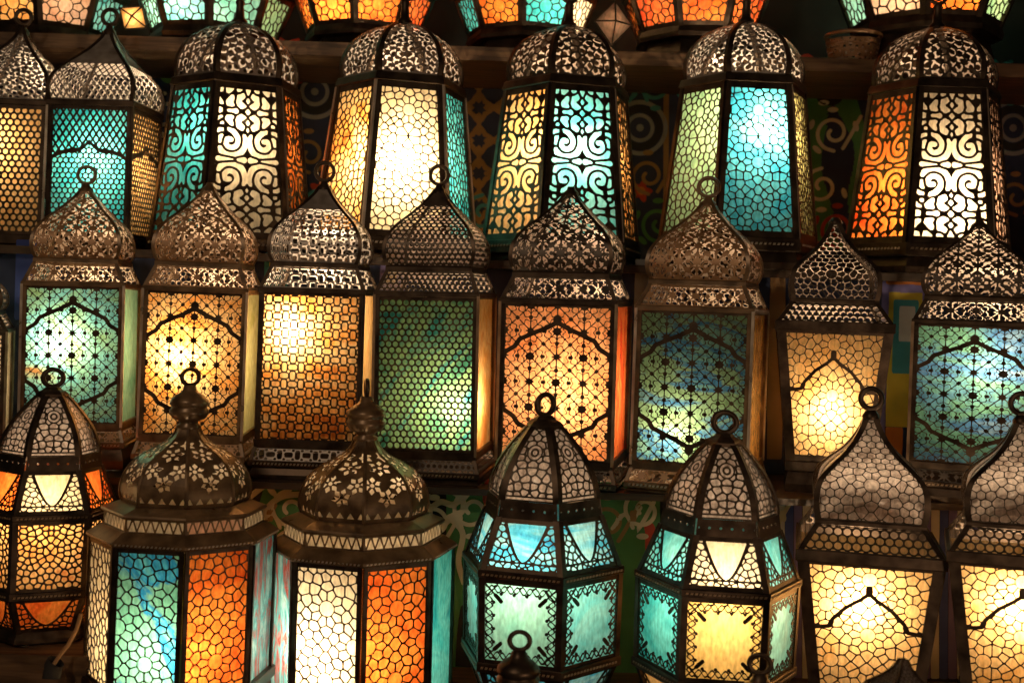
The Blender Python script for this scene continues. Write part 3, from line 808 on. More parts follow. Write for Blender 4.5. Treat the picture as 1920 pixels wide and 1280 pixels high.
def restack(key, za, zb):
    for part in TY[key]['parts']:
        me = part[1]; co = np.empty(len(me.vertices) * 3, np.float32); me.vertices.foreach_get('co', co)
        co[2::3] = np.interp(co[2::3] / U, za, zb) * U; me.vertices.foreach_set('co', co); me.update()
    TY[key]['zref'] = float(np.interp(TY[key]['zref'], za, zb))
restack('taper_tall', [-100, 0, 300, 310, 700], [-100, 0, 335, 345, 735])
# ------------------------------------------------------------------ placing lanterns
MATS = {'silver': dict(F=IRON, P=IRON, D=SILVER, T=TRIM, B=BRASS, L=GLASS['liner']), 'iron': dict(F=IRON, P=IRON, D=STEEL, T=TRIM, B=BRASS, L=GLASS['liner']), 'brass': dict(F=IRON, P=IRON, D=BRONZE, T=TRIM, B=BRONZE, L=GLASS['liner']),
        'copper': dict(F=IRON, P=BRONZE, D=COPPER, T=TRIM, B=COPPER, L=GLASS['liner']), 'dark': dict(F=IRON, P=IRON, D=BLACKENED, T=BRASS, B=IRON, L=GLASS['liner'])}
SLIT = {}
for ty, nm, prof, pw in (('hex_scroll', 'hex', [(150, -2), (118, 278)], 9), ('sq_star', 'square', [(S4(98), -2), (S4(98), 290)], 7.5),
                         ('tall_arch', 'tall', [(S4(80), -2), (S4(80), 252)], 7), ('drum', 'drum', [(172, -2), (172, 262)], 8)):
    SLIT[nm + '_post'] = corner_strip(nm + '_post_split', prof, pw, 2.4, TY[ty]['n'], 3.0, 1.5)
LAN = []
PW = 0.78
def setmat(o, m):
    if not o.data.materials: o.data.materials.append(m)
    o.material_slots[0].link = 'OBJECT'; o.material_slots[0].material = m
def lantern(row, name, label, group, ty, x, y, D, alpha, k, win, sh=None, lo=None, power=1.5, bulb=(0, 30, None), mats='iron', skip=(), ref=None, colr=(1, .75, .46), slit=False, ring_turn=0, zk=1.0, plain=()):
    T = TY[ty]; s = k * (D - .11) / 2.2
    fr = D - T['ap'] * U * s
    pos = px(x, y, D); zr = px(x, y, fr).z if ref is None else pos.z
    zbox = zr - (T['zref'] if ref is None else ref) * U * s * zk                # world height of type z = 0
    LAN.append(dict(row=row, name=name, label=label, group=group, T=T, x=pos.x, y=D, s=s, zfoot=zbox + T['foot'] * U * s * zk, zk=zk, zbox=zbox,
                    rot=math.radians(alpha) - math.atan((x - 960) / F_PX), win=win, sh=sh or win, lo=lo or sh or win, power=power * PW,
                    bulb=bulb, mats=MATS[mats], skip=skip, colr=colr, slit=slit, ring_turn=ring_turn, plain=plain))

def mesh_obj(name, me, mat, parent=None):
    o = bpy.data.objects.new(name, me); col.objects.link(o)
    if mat: setmat(o, mat)
    o.parent = parent
    return o
def build(L, zs):
    T, s = L['T'], L['s']
    root = bpy.data.objects.new(L['name'], None); col.objects.link(root)
    root.location = (L['x'], L['y'], zs); lean = random.Random(L['label']); root.rotation_euler = (lean.uniform(-.016, .016), lean.uniform(-.018, .018), L['rot']); root.scale = (s, s, s * L['zk'])
    root['label'] = L['label']; root['category'] = 'lantern'; root['group'] = L['group']
    root.empty_display_size = .05
    up = (L['zbox'] - zs) / (s * L['zk'])
    n = T['n']
    for pname, me, slot, mode in T['parts']:
        if pname in L['skip'] or (L['slit'] and pname == 'edge_wire'): continue
        if L['slit'] and pname == 'corner_post': me = SLIT.get(me.name.split('.')[0], me)
        for i in range(n if mode == 'each' else 1):
            if pname == 'filigree_screen' and i in L['plain']: continue      # side panes of bare glass
            if slot in ('win', 'sh', 'lo'):
                g = L[slot]; mat = GLASS[g.get(i if i <= n // 2 else i - n, g.get('*'))]
            else: mat = L['mats'][slot]
            o = mesh_obj(pname, me, mat, root)
            o.location.z = up; o.rotation_euler.z = i * 2 * math.pi / n
            if pname == 'hanging_ring': o.rotation_euler.z = L['ring_turn']
    ft = up / U + T['foot']
    if ft > 1.0:
        R = T['footR']
        me = ngon_ring('plinth', [(R - 16, 0), (R - 2, 0), (R, 2), (R, ft * .4), (R - 8, ft - 1), (R - 8, ft + 1), (R - 26, ft + 1)], n)
        mesh_obj('base_plinth', me, L['mats']['P'], root)
    if L['power'] > 0:
        dx, dy, dz = L['bulb']; dz = T['bulb'] if dz is None else dz
        li = bpy.data.lights.new('bulb', 'POINT'); li.energy = L['power'] * s * s; li.color = L['colr']; li.shadow_soft_size = .012
        o = bpy.data.objects.new('bulb_light', li); col.objects.link(o); o.parent = root
        a = -L['rot']; X, Y = dx * U, -dy * U
        o.location = (X * math.cos(a) - Y * math.sin(a), X * math.sin(a) + Y * math.cos(a), up + dz * U)

G1, G2, G3, GT, GF = 'lanterns on the upper shelf', 'square lanterns on the middle shelf', 'lanterns on the lower shelf', 'lanterns on the top shelf', 'unlit lanterns in front'
# upper shelf
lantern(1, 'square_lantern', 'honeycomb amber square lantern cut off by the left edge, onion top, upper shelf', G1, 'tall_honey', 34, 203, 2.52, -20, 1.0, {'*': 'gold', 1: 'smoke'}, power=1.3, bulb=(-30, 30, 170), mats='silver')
lantern(1, 'square_lantern', 'square lantern with teal arched pane and diamond mesh onion top', G1, 'tall_arch', 201, 205, 2.50, -22, 1.0, {0: 'teal', 1: 'gold', '*': 'teal'}, power=2.0, bulb=(10, 30, 150), slit=True, mats='silver')
lantern(1, 'hexagonal_lantern', 'six-sided lantern, ivory scroll pane between teal and orange ones', G1, 'hex_scroll', 444, 164, 2.52, 11, 1.05, {0: 'ivory', -1: 'teal', 1: 'orange', '*': 'cream'}, power=1.5, bulb=(0, 50, 190), slit=True)
lantern(1, 'hexagonal_lantern', 'six-sided lantern with glaring cream pane, amber left pane and teal right pane', G1, 'hex_rosette', 750, 163, 2.50, 8, 1.06, {0: 'cream', -1: 'honey', 1: 'teal', '*': 'cream'}, power=4.2, bulb=(0, 70, 130))
lantern(1, 'hexagonal_lantern', 'six-sided lantern with aqua scroll pane in front and gold scroll pane at its left', G1, 'hex_scroll', 1062, 168, 2.50, 16, 1.06, {0: 'aqua', -1: 'gold', 1: 'amber', '*': 'gold'}, power=2.6, bulb=(-5, 50, 160), mats='dark', slit=True)
lantern(1, 'hexagonal_lantern', 'six-sided lantern with bright blue pane beside a green pane, silvery dome', G1, 'hex_rosette', 1393, 162, 2.50, 15, 1.05, {0: 'blue', -1: 'leaf', 1: 'olive', '*': 'leaf'}, power=3.0, bulb=(25, 70, 190), slit=True, mats='silver')
lantern(1, 'hexagonal_lantern', 'six-sided lantern at the right with orange scroll pane and white-hot scroll pane', G1, 'hex_scroll', 1748, 172, 2.48, 17, 1.06, {0: 'ivory', -1: 'orange', 1: 'rose', '*': 'orange'}, power=3.2, bulb=(-5, 60, 70), mats='dark', slit=True)
# middle shelf
lantern(2, 'square_lantern', 'square lantern cut off by the left edge on the middle shelf, honeycomb cream pane', G2, 'sq_hex', -80, 628, 2.22, -6, .97, {'*': 'cream'}, power=1.6, mats='dark', zk=.74, plain=(1, 3))
lantern(2, 'square_lantern', 'square lantern with pale turquoise starry pane and copper onion dome', G2, 'sq_star', 160, 545, 2.24, -12, .93, {0: 'lagoon', 1: 'leaf', '*': 'lagoon'}, power=2.0, bulb=(-15, 55, 170), mats='copper', plain=(1, 3))
lantern(2, 'square_lantern', 'square lantern with fiery amber starry pane and copper onion dome without a ring', G2, 'sq_star', 382, 553, 2.24, -11, .97, {0: 'honey', 1: 'olive', '*': 'amber'}, power=2.4, bulb=(-25, 60, 160), mats='copper', skip=('hanging_ring',), plain=(1, 3))
lantern(2, 'square_lantern', 'square lantern with woven-pattern amber pane glaring at its upper left', G2, 'sq_basket', 602, 556, 2.22, -10, 1.0, {0: 'honey', 1: 'gold', '*': 'gold'}, power=3.2, bulb=(-40, 70, 215), slit=True, mats='silver', plain=(1, 3))
lantern(2, 'square_lantern', 'square lantern with dark bottle-green honeycomb pane', G2, 'sq_hex', 824, 563, 2.22, -12, 1.0, {0: 'bottle', 1: 'amber', '*': 'green'}, power=2.2, bulb=(50, 55, 90), mats='dark', plain=(1, 3))
lantern(2, 'square_lantern', 'square lantern with orange starry pane, dark rounded dome without a ring', G2, 'sq_star', 1066, 577, 2.22, -10, 1.11, {0: 'peach', 1: 'red', '*': 'peach'}, power=2.3, bulb=(15, 15, 120), mats='dark', skip=('hanging_ring',), zk=.94, plain=(1, 3))
lantern(2, 'square_lantern', 'square lantern with dim green and blue starry pane and brassy onion dome', G2, 'sq_star', 1318, 592, 2.18, -10, 1.11, {0: 'meadow', 1: 'bark', '*': 'meadow'}, power=1.3, bulb=(-40, 40, 60), mats='copper', zk=.93, plain=(1, 3))
lantern(2, 'square_lantern', 'tapering square lantern with amber arch pane on the middle shelf', G2, 'taper_tall', 1558, 628, 2.22, 3, .80, {'*': 'gold'}, power=2.6, bulb=(-15, 60, 130), mats='dark', skip=('hanging_ring', 'added_liner'))
lantern(2, 'square_lantern', 'square lantern at the right edge with green and blue striped starry pane', G2, 'sq_star', 1826, 616, 2.18, 0, 1.12, {'*': 'tide'}, power=2.0, bulb=(10, 45, 200), mats='dark', skip=('hanging_ring',), zk=.84, plain=(1, 3))
# lower shelf
lantern(3, 'hexagonal_lantern', 'small six-sided lantern at the left edge with orange shoulder panes', G3, 'lobe_leaf', 84, 988, 1.92, 4, .90, {'*': 'amber'}, sh={0: 'cream', '*': 'orange'}, lo={'*': 'orange'}, power=2.0, bulb=(0, 35, 150), mats='dark')
lantern(3, 'octagonal_lantern', 'eight-sided lantern with blue-green and fiery orange panes, ring on its turned finial', G3, 'drum', 342, 1046, 1.855, 22.5, 1.05, {0: 'orange', -1: 'wave', 1: 'mixed', -2: 'cream', '*': 'gold'}, sh={0: 'rose', '*': 'ivory'}, power=2.8, bulb=(10, 85, 70), mats='brass', slit=True, plain=(1,))
lantern(3, 'octagonal_lantern', 'eight-sided lantern with white-hot ivory pane beside an orange pane', G3, 'drum', 681, 1072, 1.97, 22.5, 1.06, {0: 'orange', -1: 'ivory', 1: 'teal', -2: 'mixed', '*': 'gold'}, sh={'*': 'ivory'}, power=3.6, bulb=(-45, 80, 100), mats='brass', ring_turn=1.25, slit=True, plain=(1, 6))
lantern(3, 'hexagonal_lantern', 'six-sided lantern with turquoise lace-edged panes and blue shoulders', G3, 'lobe_lace', 1016, 1098, 1.92, 44, 1.08, {0: 'aqua', -1: 'mint', 1: 'teal', '*': 'aqua'}, sh={'*': 'sea'}, lo={'*': 'sea'}, power=1.7, bulb=(-20, 40, 150), mats='dark')
lantern(3, 'hexagonal_lantern', 'six-sided lantern with golden lace-edged pane and white-hot shoulder', G3, 'lobe_lace', 1340, 1128, 1.84, 6, 1.07, {0: 'lemon', 1: 'mint', -1: 'teal', '*': 'gold'}, sh={0: 'ivory', '*': 'aqua'}, lo={'*': 'gold'}, power=1.9, bulb=(-5, 50, 140), mats='dark')
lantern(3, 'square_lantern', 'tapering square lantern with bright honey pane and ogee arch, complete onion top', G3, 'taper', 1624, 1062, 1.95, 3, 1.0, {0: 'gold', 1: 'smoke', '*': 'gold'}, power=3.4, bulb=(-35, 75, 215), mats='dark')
lantern(3, 'square_lantern', 'tapering square lantern cut off by the lower right corner, onion top', G3, 'taper', 1912, 1072, 1.85, 4, 1.0, {'*': 'gold'}, power=3.4, bulb=(-35, 75, 215), mats='dark')
# top shelf, only their skirts in view
lantern(0, 'octagonal_lantern', 'blurred rose-coloured glass skirt of a lantern at the top left', GT, 'upper', 92, 40, 2.80, 14, .98, {0: 'rose', -1: 'amber', 1: 'aqua', '*': 'rose'}, power=1.1)
lantern(0, 'octagonal_lantern', 'turquoise glass skirt of a lantern on the top shelf', GT, 'upper', 402, 42, 2.80, 18, 1.0, {0: 'mint', 1: 'leaf', -1: 'aqua', 2: 'teal', '*': 'mint'}, power=1.7, bulb=(-30, 40, 60))
lantern(0, 'octagonal_lantern', 'red glass skirt of a lantern on the top shelf', GT, 'upper', 682, 38, 2.80, 14, .92, {'*': 'orange', 1: 'red'}, power=2.2, bulb=(-20, 40, 60))
lantern(0, 'octagonal_lantern', 'lantern skirt on the top shelf with teal pane beside a bright cream pane', GT, 'upper', 985, 43, 2.80, 20, .92, {0: 'teal', 1: 'ivory', 2: 'cream', -1: 'orange', '*': 'teal'}, power=2.0, bulb=(30, 20, 60))
lantern(0, 'octagonal_lantern', 'hazy orange-red glass skirt of a lantern on the top shelf', GT, 'upper', 1305, 40, 2.80, 8, .98, {'*': 'orange', -1: 'red', 1: 'red'}, power=1.3, bulb=(0, 30, 60))
lantern(0, 'octagonal_lantern', 'lantern at the top right with pale green and orange skirt panes', GT, 'upper', 1735, 18, 2.78, 22.5, 1.16, {0: 'orange', -1: 'rose', 1: 'leaf', -2: 'mint', '*': 'mint'}, power=2.0, bulb=(10, 20, 60))
# in front, only the tips in view
lantern(4, 'octagonal_lantern', 'black ring on a dark finial in front of the turquoise lantern', GF, 'drum', 966, 1202, 1.60, 0, 1.2, {'*': 'smoke'}, power=0, mats='dark', ref=557.5)
lantern(4, 'octagonal_lantern', 'black ring on a dark finial in front of the mint pane, lower right', GF, 'drum', 1437, 1246, 1.60, 0, 1.25, {'*': 'smoke'}, power=0, mats='dark', ref=557.5)
lantern(4, 'square_lantern', 'dark onion tip in front of the bright honey pane at the lower right', GF, 'taper', 1684, 1234, 1.44, 30, .55, {'*': 'smoke'}, power=0, mats='dark', ref=545, skip=('hanging_ring', 'neck'))

SHELF = {}
for r in range(5):
    SHELF[r] = min(L['zfoot'] for L in LAN if L['row'] == r) - .004
lift_box = None
for L in LAN:
    zs = SHELF[L['row']]
    if L['label'].startswith('small six-sided'):
        zs = L['zfoot'] - .003; lift_box = (L, zs)
    build(L, zs)

# ------------------------------------------------------------------ shelves, stepped like a stand
def structure(name, me, mat):
    o = mesh_obj(name, me, mat); o['kind'] = 'structure'; return o
def shelf(row, y0, y1, th=.028, x=1.35):
    z = SHELF[row]
    structure('shelf', MB().box(-x, x, y0, y1, z - th, z).mesh('shelf'), WOOD if row in (0, 3) else DARKWOOD)
shelf(0, 2.62, 2.955, .03, 1.6); shelf(1, 2.372, 2.955, .016, 1.5); shelf(2, 2.085, 2.395, .012); shelf(3, 1.72, 2.16, .03); shelf(4, 1.28, 1.80, .03)
structure('back_wall', MB().box(-1.9, 1.9, 2.975, 3.02, .3, 2.6).mesh('back_wall'), CL['black'])
if lift_box:
    L, zs = lift_box
    b = mesh_obj('wooden_box', MB().box(-.13, .13, -.115, .115, 0, zs - SHELF[3] - .0005).mesh('wooden_box'), WOOD)
    b.location = (L['x'], L['y'], SHELF[3]); b['label'] = 'plain wooden box under the small lantern at the left edge'; b['category'] = 'box'

# ------------------------------------------------------------------ appliqued cloths hanging behind and below the shelves
def ripple(x, z, a): return a * (np.sin(x * 21 + 1.7 * np.sin(z * 5)) + .5 * np.sin(x * 47 + z * 9))
class Cloth:
    def __init__(s, name, label, y, x0, x1, z0, z1, mat, amp=.0025):
        s.y, s.amp = y, amp
        X, Z = np.meshgrid(np.linspace(x0, x1, 160), np.linspace(z0, z1, 24))
        Y = y + ripple(X, Z, amp); ny, nx = X.shape
        k = np.arange(ny * nx).reshape(ny, nx)
        q = np.stack([k[:-1, :-1].ravel(), k[:-1, 1:].ravel(), k[1:, 1:].ravel(), k[1:, :-1].ravel()], 1)
        s.o = mesh_obj(name, mesh_np(name, np.stack([X.ravel(), Y.ravel(), Z.ravel()], 1), [q], True), CL[mat])
        s.o['label'] = label; s.o['category'] = 'cloth'
        s.level = 0
    def motif(s, name, mat, bbox, fld, step=3.0, lift=.0015):
        """applique patch cut to fld>0 (photo pixel units on this cloth's plane), sewn on top of the cloth"""
        x0, y0, x1, y1 = bbox; D = s.y
        def mp(a, b, d):
            X = x0 + (a + 1) / 2 * (x1 - x0); Y = y1 + b * (y0 - y1)
            u, v = (X - 960) / F_PX * D, -(Y - HZ) / F_PX * D
            wx, wz = u * cr - v * sr, CAMZ + u * sr + v * cr
            return np.stack([wx, D + ripple(wx, wz, s.amp) - lift + d, wz], 1)
        def ff(a, b): return fld(x0 + (a + 1) / 2 * (x1 - x0), y1 + b * (y0 - y1))
        me = pierced(name, ff, int((x1 - x0) / step) + 2, int((y1 - y0) / step) + 2, mp, .0012)
        return mesh_obj(name, me, CL[mat], s.o)
def rings(cx, cy, rs):
    def f(x, y):
        r = np.hypot(x - cx, y - cy); g = np.full(x.shape, -9.)
        for a, b in rs: g = np.maximum(g, (b - a) / 2 - np.abs(r - (a + b) / 2))
        return g
    return f
def strokes(lines, r):
    L = [crom(p, 6) for p in lines]
    def f(x, y):
        g = np.full(x.shape, -99.)
        for p in L: g = np.maximum(g, r - capsule(x, y, p))
        return g
    return f
def box_f(x0, y0, x1, y1, ang=0.0):
    cx, cy, hx, hy = (x0 + x1) / 2, (y0 + y1) / 2, (x1 - x0) / 2, (y1 - y0) / 2; c, s_ = math.cos(ang), math.sin(ang)
    def f(x, y):
        u, v = (x - cx) * c + (y - cy) * s_, -(x - cx) * s_ + (y - cy) * c
        return np.minimum(hx - np.abs(u), hy - np.abs(v))
    return f
zt = SHELF[0] - .031
CW = Cloth('appliqued_cloth', 'dark navy appliqued cloth with ringed medallions behind the upper lanterns', 2.955, -1.6, 1.6, SHELF[1] + .001, zt, 'navy')
for cx, cy in ((590, 172), (1200, 240), (-40, 200), (1900, 240)):
    CW.motif('ring_patch', 'grey', (cx - 60, cy - 60, cx + 60, cy + 60), rings(cx, cy, [(44, 52), (20, 27), (0, 7)]))
    CW.motif('disc_patch', 'black', (cx - 50, cy - 50, cx + 50, cy + 50), rings(cx, cy, [(29, 42)]))
def lattice(cx, cy, p):
    def f(x, y):
        u, v = np.mod(x - cx, p) - p / 2, np.mod(y - cy, p * 1.1) - p * .55
        r = np.hypot(u, v); a = np.arctan2(v, u)
        return np.maximum(5 - np.abs(r - p * .36 - 4 * np.cos(4 * a)), 4 - np.minimum(np.abs(u), np.abs(v)) - np.maximum(0, 12 - r))
    return f
CW.motif('lattice_patch', 'brown', (862, 98, 948, 452), lattice(870, 110, 56))
CW.motif('lattice_patch', 'brown', (330, 98, 380, 452), lattice(300, 110, 56))
for cx in (1202, 600, 60):
    for cy in (112, 358):
        CW.motif('flower_patch', 'red', (cx - 26, cy - 30, cx + 26, cy + 30), lambda x, y, cx=cx, cy=cy: 17 + 5 * np.cos(5 * np.arctan2(y - cy, x - cx)) - np.hypot(x - cx, y - cy))
        CW.motif('flower_heart', 'orange', (cx - 12, cy - 12, cx + 12, cy + 12), lambda x, y, cx=cx, cy=cy: 8 - np.hypot(x - cx, y - cy), lift=.0035)
CW.motif('stripe_patch', 'brown', (1242, 96, 1256, 470), box_f(1244, 97, 1254, 468))
CW.motif('green_patch', 'green', (1490, 96, 1625, 480), lambda x, y: np.minimum(58 + 10 * np.sin(y * .03) - np.abs(x - 1555), 180 - np.abs(y - 288)))
def spiral(cx, cy, r, d, a0, turns=1.35):
    return [(cx + r * (1 - .78 * k / 15) * math.cos(a0 + d * k / 15 * turns * 2 * math.pi), cy + r * (1 - .78 * k / 15) * math.sin(a0 + d * k / 15 * turns * 2 * math.pi)) for k in range(16)]
def scroll_motif(C, mat, cx, cy, r, d, lift=.004):
    a = math.pi / 2 * d
    tail = [(cx + d * r * 1.5, cy - r * .9 * d), (cx + d * r * .9, cy + r * .2), (cx + d * r * .5, cy + r * .86)]
    fs = strokes([spiral(cx, cy, r, d, a), tail], max(2.4, r * .10))
    def f(x, y):
        g = fs(x, y)
        for q in (.6, 1.5, 2.4, 3.4):
            lx, ly = cx + 1.28 * r * math.cos(a + d * q * 1.3), cy + 1.28 * r * math.sin(a + d * q * 1.3)
            u, v = x - lx, y - ly; c, s_ = math.cos(q * 1.3), math.sin(q * 1.3)
            g = np.maximum(g, r * .15 - np.hypot((u * c + v * s_) * .5, -u * s_ + v * c))
        return g
    C.motif('scroll_patch', mat, (cx - 1.7 * r, cy - 1.6 * r, cx + 1.7 * r, cy + 1.6 * r), f, 2.2, lift)
for k, (cx, cy, mt) in enumerate([(1545, 150, 'cream'), (1562, 250, 'cream'), (1540, 350, 'cream'), (1570, 430, 'red'), (1230, 160, 'teal'), (1216, 330, 'brown'), (905, 400, 'teal'), (580, 290, 'brown'),
        (600, 390, 'teal'), (20, 150, 'brown'), (1895, 150, 'teal'), (1905, 370, 'brown'), (560, 110, 'red'), (1235, 420, 'green'), (310, 210, 'cream')]):
    scroll_motif(CW, mt, cx, cy, 34, 1 if k % 2 else -1)
CW.motif('leaf_patch', 'black', (1528, 160, 1582, 205), lambda x, y: 17 - np.hypot((x - 1555) * .7, y - 182), lift=.004)
CW.motif('leaf_patch', 'red', (1490, 100, 1540, 150), lambda x, y: 18 - np.hypot((x - 1512), (y - 124) * .8), lift=.004)
CW.motif('green_patch', 'green', (296, 96, 340, 160), lambda x, y: 20 - np.hypot(x - 316, (y - 128) * .7))
CW.motif('cross_patch', 'cream', (292, 92, 336, 130), lambda x, y: np.maximum(np.minimum(5 - np.abs(x - 312), 16 - np.abs(y - 110)), np.minimum(5 - np.abs(y - 110), 18 - np.abs(x - 312))), lift=.004)
CW.motif('stripe_patch', 'blue', (86, 94, 150, 122), box_f(88, 98, 148, 114))
CM = Cloth('appliqued_cloth', 'blue striped appliqued cloth with bright geometric patches behind the middle lanterns', 2.40, -1.35, 1.35, SHELF[2] + .001, SHELF[1] - .0165, 'navy')
for i, (mt, x0, y0, x1, y1, lf) in enumerate([('violet', 1648, 520, 1740, 880, .0015), ('orange', 1660, 522, 1730, 534, .003), ('yellow', 1662, 548, 1726, 800, .003), ('teal', 1672, 562, 1720, 700, .0045),
        ('white', 1684, 574, 1714, 640, .006), ('orange', 1658, 800, 1690, 862, .0045), ('violet', 712, 470, 760, 560, .0015), ('yellow', 724, 480, 744, 530, .003), ('white', 728, 470, 738, 486, .0045),
        ('teal', 496, 470, 540, 540, .0015), ('yellow', 506, 478, 524, 510, .003), ('grey', 1190, 486, 1216, 590, .0015), ('blue', 30, 450, 80, 600, .0015), ('teal', 66, 470, 92, 560, .003), ('brown', 1440, 500, 1470, 860, .0015)]):
    CM.motif('square_patch' if x1 - x0 < 90 else 'stripe_patch', mt, (x0 - 3, y0 - 3, x1 + 3, y1 + 3), box_f(x0, y0, x1, y1, .03), 4.0, lf)
CB = Cloth('appliqued_cloth', 'dark green appliqued cloth with cream scrolls below the middle shelf', 2.15, -1.35, 1.35, SHELF[3] + .001, SHELF[2] - .0125, 'black')
CB.motif('green_patch', 'green', (835, 900, 1240, 1275), lambda x, y: np.minimum(200 - np.abs(x - 1037), 185 - np.abs(y - 1088)))
CB.motif('green_patch', 'green', (470, 890, 590, 1275), lambda x, y: np.minimum(44 + 8 * np.sin(y * .04) - np.abs(x - 530), 185 - np.abs(y - 1085)))
CB.motif('scroll_patch', 'cream', (450, 872, 590, 1120), strokes([[(455, 900), (490, 888), (520, 902), (556, 890), (585, 884)], [(470, 930), (505, 905), (545, 900), (580, 905)], [(492, 1000), (500, 955), (530, 930), (570, 925)], [(500, 1060), (520, 1010), (560, 985)]], 5.5), 2.5, .004)
CB.motif('scroll_patch', 'cream', (780, 880, 930, 1110), strokes([[(790, 895), (830, 905), (862, 925), (868, 955), (840, 975), (820, 1000)], [(800, 960), (825, 940), (850, 945), (866, 930)], [(850, 975), (868, 1000), (860, 1050), (870, 1090)], [(815, 905), (800, 930), (806, 960)], [(860, 900), (880, 915), (868, 935)]], 5.5), 2.5, .004)
CB.motif('scroll_patch', 'cream', (1140, 930, 1240, 1140), strokes([[(1172, 935), (1160, 970), (1166, 1010), (1152, 1025)], [(1225, 940), (1200, 985), (1172, 1020), (1168, 1060), (1180, 1110)], [(1200, 950), (1186, 975)]], 4), 2.0, .004)
CB.motif('leaf_patch', 'red', (1165, 970, 1240, 1090), lambda x, y: 24 - np.hypot((x - 1200) * 1.0 + (y - 1020) * .35, (y - 1020) * .55), 2.5, .003)
CB.motif('leaf_patch', 'red', (905, 890, 945, 960), lambda x, y: 18 - np.hypot(x - 922, (y - 925) * .6), 2.5, .003)
for i, mt in enumerate(('violet', 'white', 'blue', 'violet', 'white', 'blue', 'violet')):
    for x0 in (1440, 1730):
        CB.motif('stripe_patch', mt, (x0 + i * 16 - 2, 938, x0 + i * 16 + 18, 1275), box_f(x0 + i * 16, 940, x0 + i * 16 + 15, 1272), 5.0)
for k, cx in enumerate((150, 460, 545, 815, 885, 1140, 1205, 1420)):
    scroll_motif(CB, ('cream', 'brown', 'cream', 'cream')[k % 4], cx, 955 + 25 * (k % 2), 38, 1 if k % 2 else -1, .0055)
for k, cx in enumerate((40, 250, 1330)):
    CB.motif('scroll_patch', 'cream', (cx - 90, 890, cx + 90, 1110), strokes([[(cx - 80, 905), (cx - 30, 900), (cx + 10, 930), (cx - 10, 965), (cx - 40, 950)], [(cx + 80, 905), (cx + 40, 920), (cx + 20, 970), (cx + 50, 1000), (cx + 70, 975)], [(cx, 1000), (cx - 30, 1040), (cx, 1080)]], 5), 3.0, .004)
CL_front = structure('counter_front', MB().box(-1.4, 1.4, 1.70, 1.715, .5, SHELF[3] - .031).mesh('counter_front'), CL['black'])

# ------------------------------------------------------------------ small things near the top shelf
def octa(name, label, x, y, D, hw, hh, tilt, g, lit):
    p = px(x, y, D); s = D / 2.2 * U
    root = bpy.data.objects.new(name, None); col.objects.link(root); root.location = p; root.rotation_euler = (0, tilt, math.radians(8))
    root['label'] = label; root['category'] = 'pendant'
    v = [(hw * s, 0, 0), (0, -hw * .55 * s, 0), (-hw * s, 0, 0), (0, hw * .55 * s, 0), (0, 0, hh * s), (0, 0, -hh * s)]
    mesh_obj('body', mesh_py('pendant_body', v, [(0, 4, 1), (1, 4, 2), (2, 4, 3), (3, 4, 0), (1, 5, 0), (2, 5, 1), (3, 5, 2), (0, 5, 3)]), GLASS[g] if lit else BRASS, root)
    e = MB(); r = 2.2 * s
    for a, b in ((0, 1), (1, 2), (0, 4), (1, 4), (2, 4), (0, 5), (1, 5), (2, 5)):
        A, B = Vector(v[a]), Vector(v[b]); d = (B - A).normalized(); u = d.orthogonal().normalized() * r * .8; w_ = d.cross(u); k = len(e.v)
        e.v += [tuple(A + q) for q in (u, w_, -u, -w_)] + [tuple(B + q) for q in (u, w_, -u, -w_)]
        e.f += [(k + i, k + (i + 1) % 4, k + 4 + (i + 1) % 4, k + 4 + i) for i in range(4)]
    mesh_obj('edging', e.mesh('pendant_edging'), IRON, root)
    c = mesh_obj('cord', lathe('pendant_cord', [(1.3, hh * s / U), (1.3, hh * s / U + 260)], 6), IRON, root)
    if lit:
        li = bpy.data.lights.new('bulb', 'POINT'); li.energy = lit; li.color = (1, .75, .46); li.shadow_soft_size = .006
        o = bpy.data.objects.new('bulb_light', li); col.objects.link(o); o.parent = root
octa('glass_pendant', 'small tilted amber glass pendant hanging between the first two top lanterns', 250, 34, 2.60, 30, 27, .6, 'amber', .05)
octa('parchment_pendant', 'tan diamond-shaped pendant hanging beside the orange-red top lantern', 1150, 44, 2.58, 36, 42, .05, 'rose', .008)  # parchment lamp, weakly lit by a bulb inside
p = px(1600, 60, 2.70)
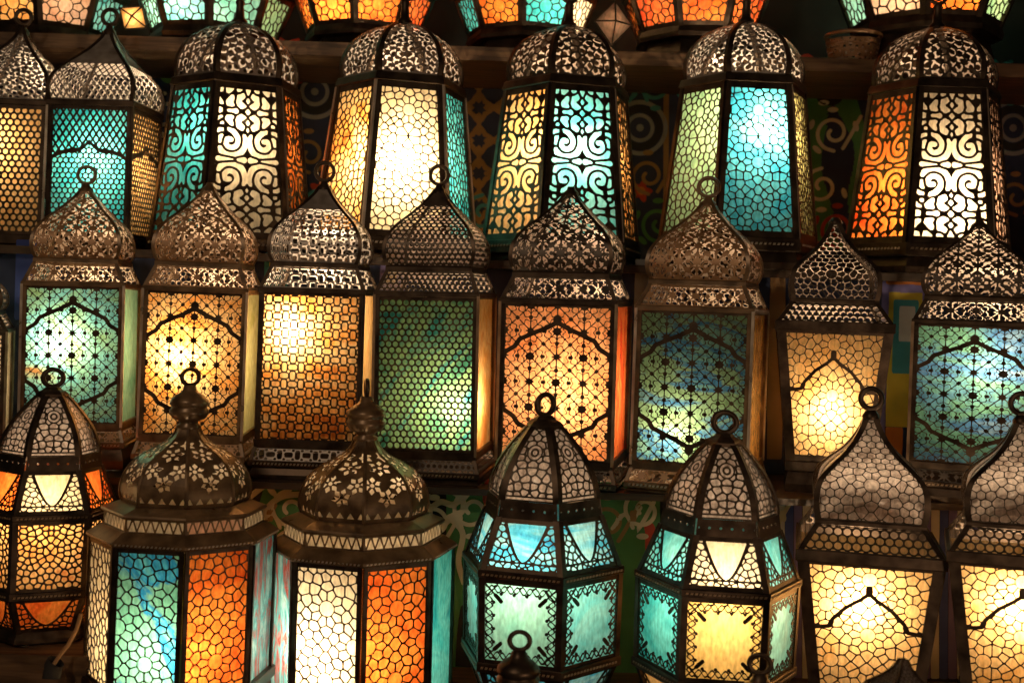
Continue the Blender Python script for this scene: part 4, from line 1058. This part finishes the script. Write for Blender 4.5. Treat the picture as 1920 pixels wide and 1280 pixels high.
rt = bpy.data.objects.new('bronze_bowl', None); col.objects.link(rt); rt.location = (p.x, 2.70, SHELF[0]); rt['label'] = 'pierced bronze bowl standing under the top right lantern'; rt['category'] = 'bowl'
def bowl_map(s, t, d):
    a = -math.pi / 2 + s * math.pi; R = (38 + 14 * np.sqrt(t)) * 1.2 - d
    return np.stack([R * np.cos(a), R * np.sin(a), 4 + t * 62], 1) * U
mesh_obj('bowl_wall', pierced('bowl_wall', lambda s, t: vor(s * 160, t * 62 - 31, leaf_pts(160, 31, 110, 5), 6) + np.where((t < .16) | (t > .86), 9, 0), 130, 30, bowl_map, 1.5), COPPER, rt)
mesh_obj('bowl_rim', lathe('bowl_rim', [(58, 64), (65, 64), (66, 68), (64, 71), (58, 70)], 30), COPPER, rt)
mesh_obj('bowl_foot', lathe('bowl_foot', [(2, 1), (44, 0), (47, 2), (46, 6)], 30), COPPER, rt)

# power cord and its black plug lying by the small lantern
def tube(name, pts, r, seg=8):
    pts = [Vector(q) for q in crom([tuple(p) for p in pts], 6)] if False else [Vector(p) for p in pts]
    v, f = [], []
    for k, p in enumerate(pts):
        d = (pts[min(k + 1, len(pts) - 1)] - pts[max(k - 1, 0)]).normalized(); u = d.orthogonal().normalized(); w_ = d.cross(u)
        for i in range(seg):
            a = 2 * math.pi * i / seg; v.append(tuple(p + (u * math.cos(a) + w_ * math.sin(a)) * r))
    for k in range(len(pts) - 1):
        for i in range(seg): f.append((k * seg + i, k * seg + (i + 1) % seg, (k + 1) * seg + (i + 1) % seg, (k + 1) * seg + i))
    return mesh_py(name, v, f, True)
cp = [px(152, 1150, 1.80), px(143, 1180, 1.79), px(128, 1208, 1.78), px(112, 1228, 1.77), px(100, 1246, 1.765)]
rt = bpy.data.objects.new('power_cord', None); col.objects.link(rt); rt['label'] = 'thin tan power cord with black plug before the small left lantern'; rt['category'] = 'cord'
mesh_obj('wire', tube('wire', cp, .0032), CL['brown'], rt)
e = px(96, 1272, 1.76); q0 = cp[-1]
mesh_obj('plug', tube('plug', [q0 + Vector((.004, 0, .006)), q0, q0 * .55 + e * .45, e], .0135, 10), CL['black'], rt)
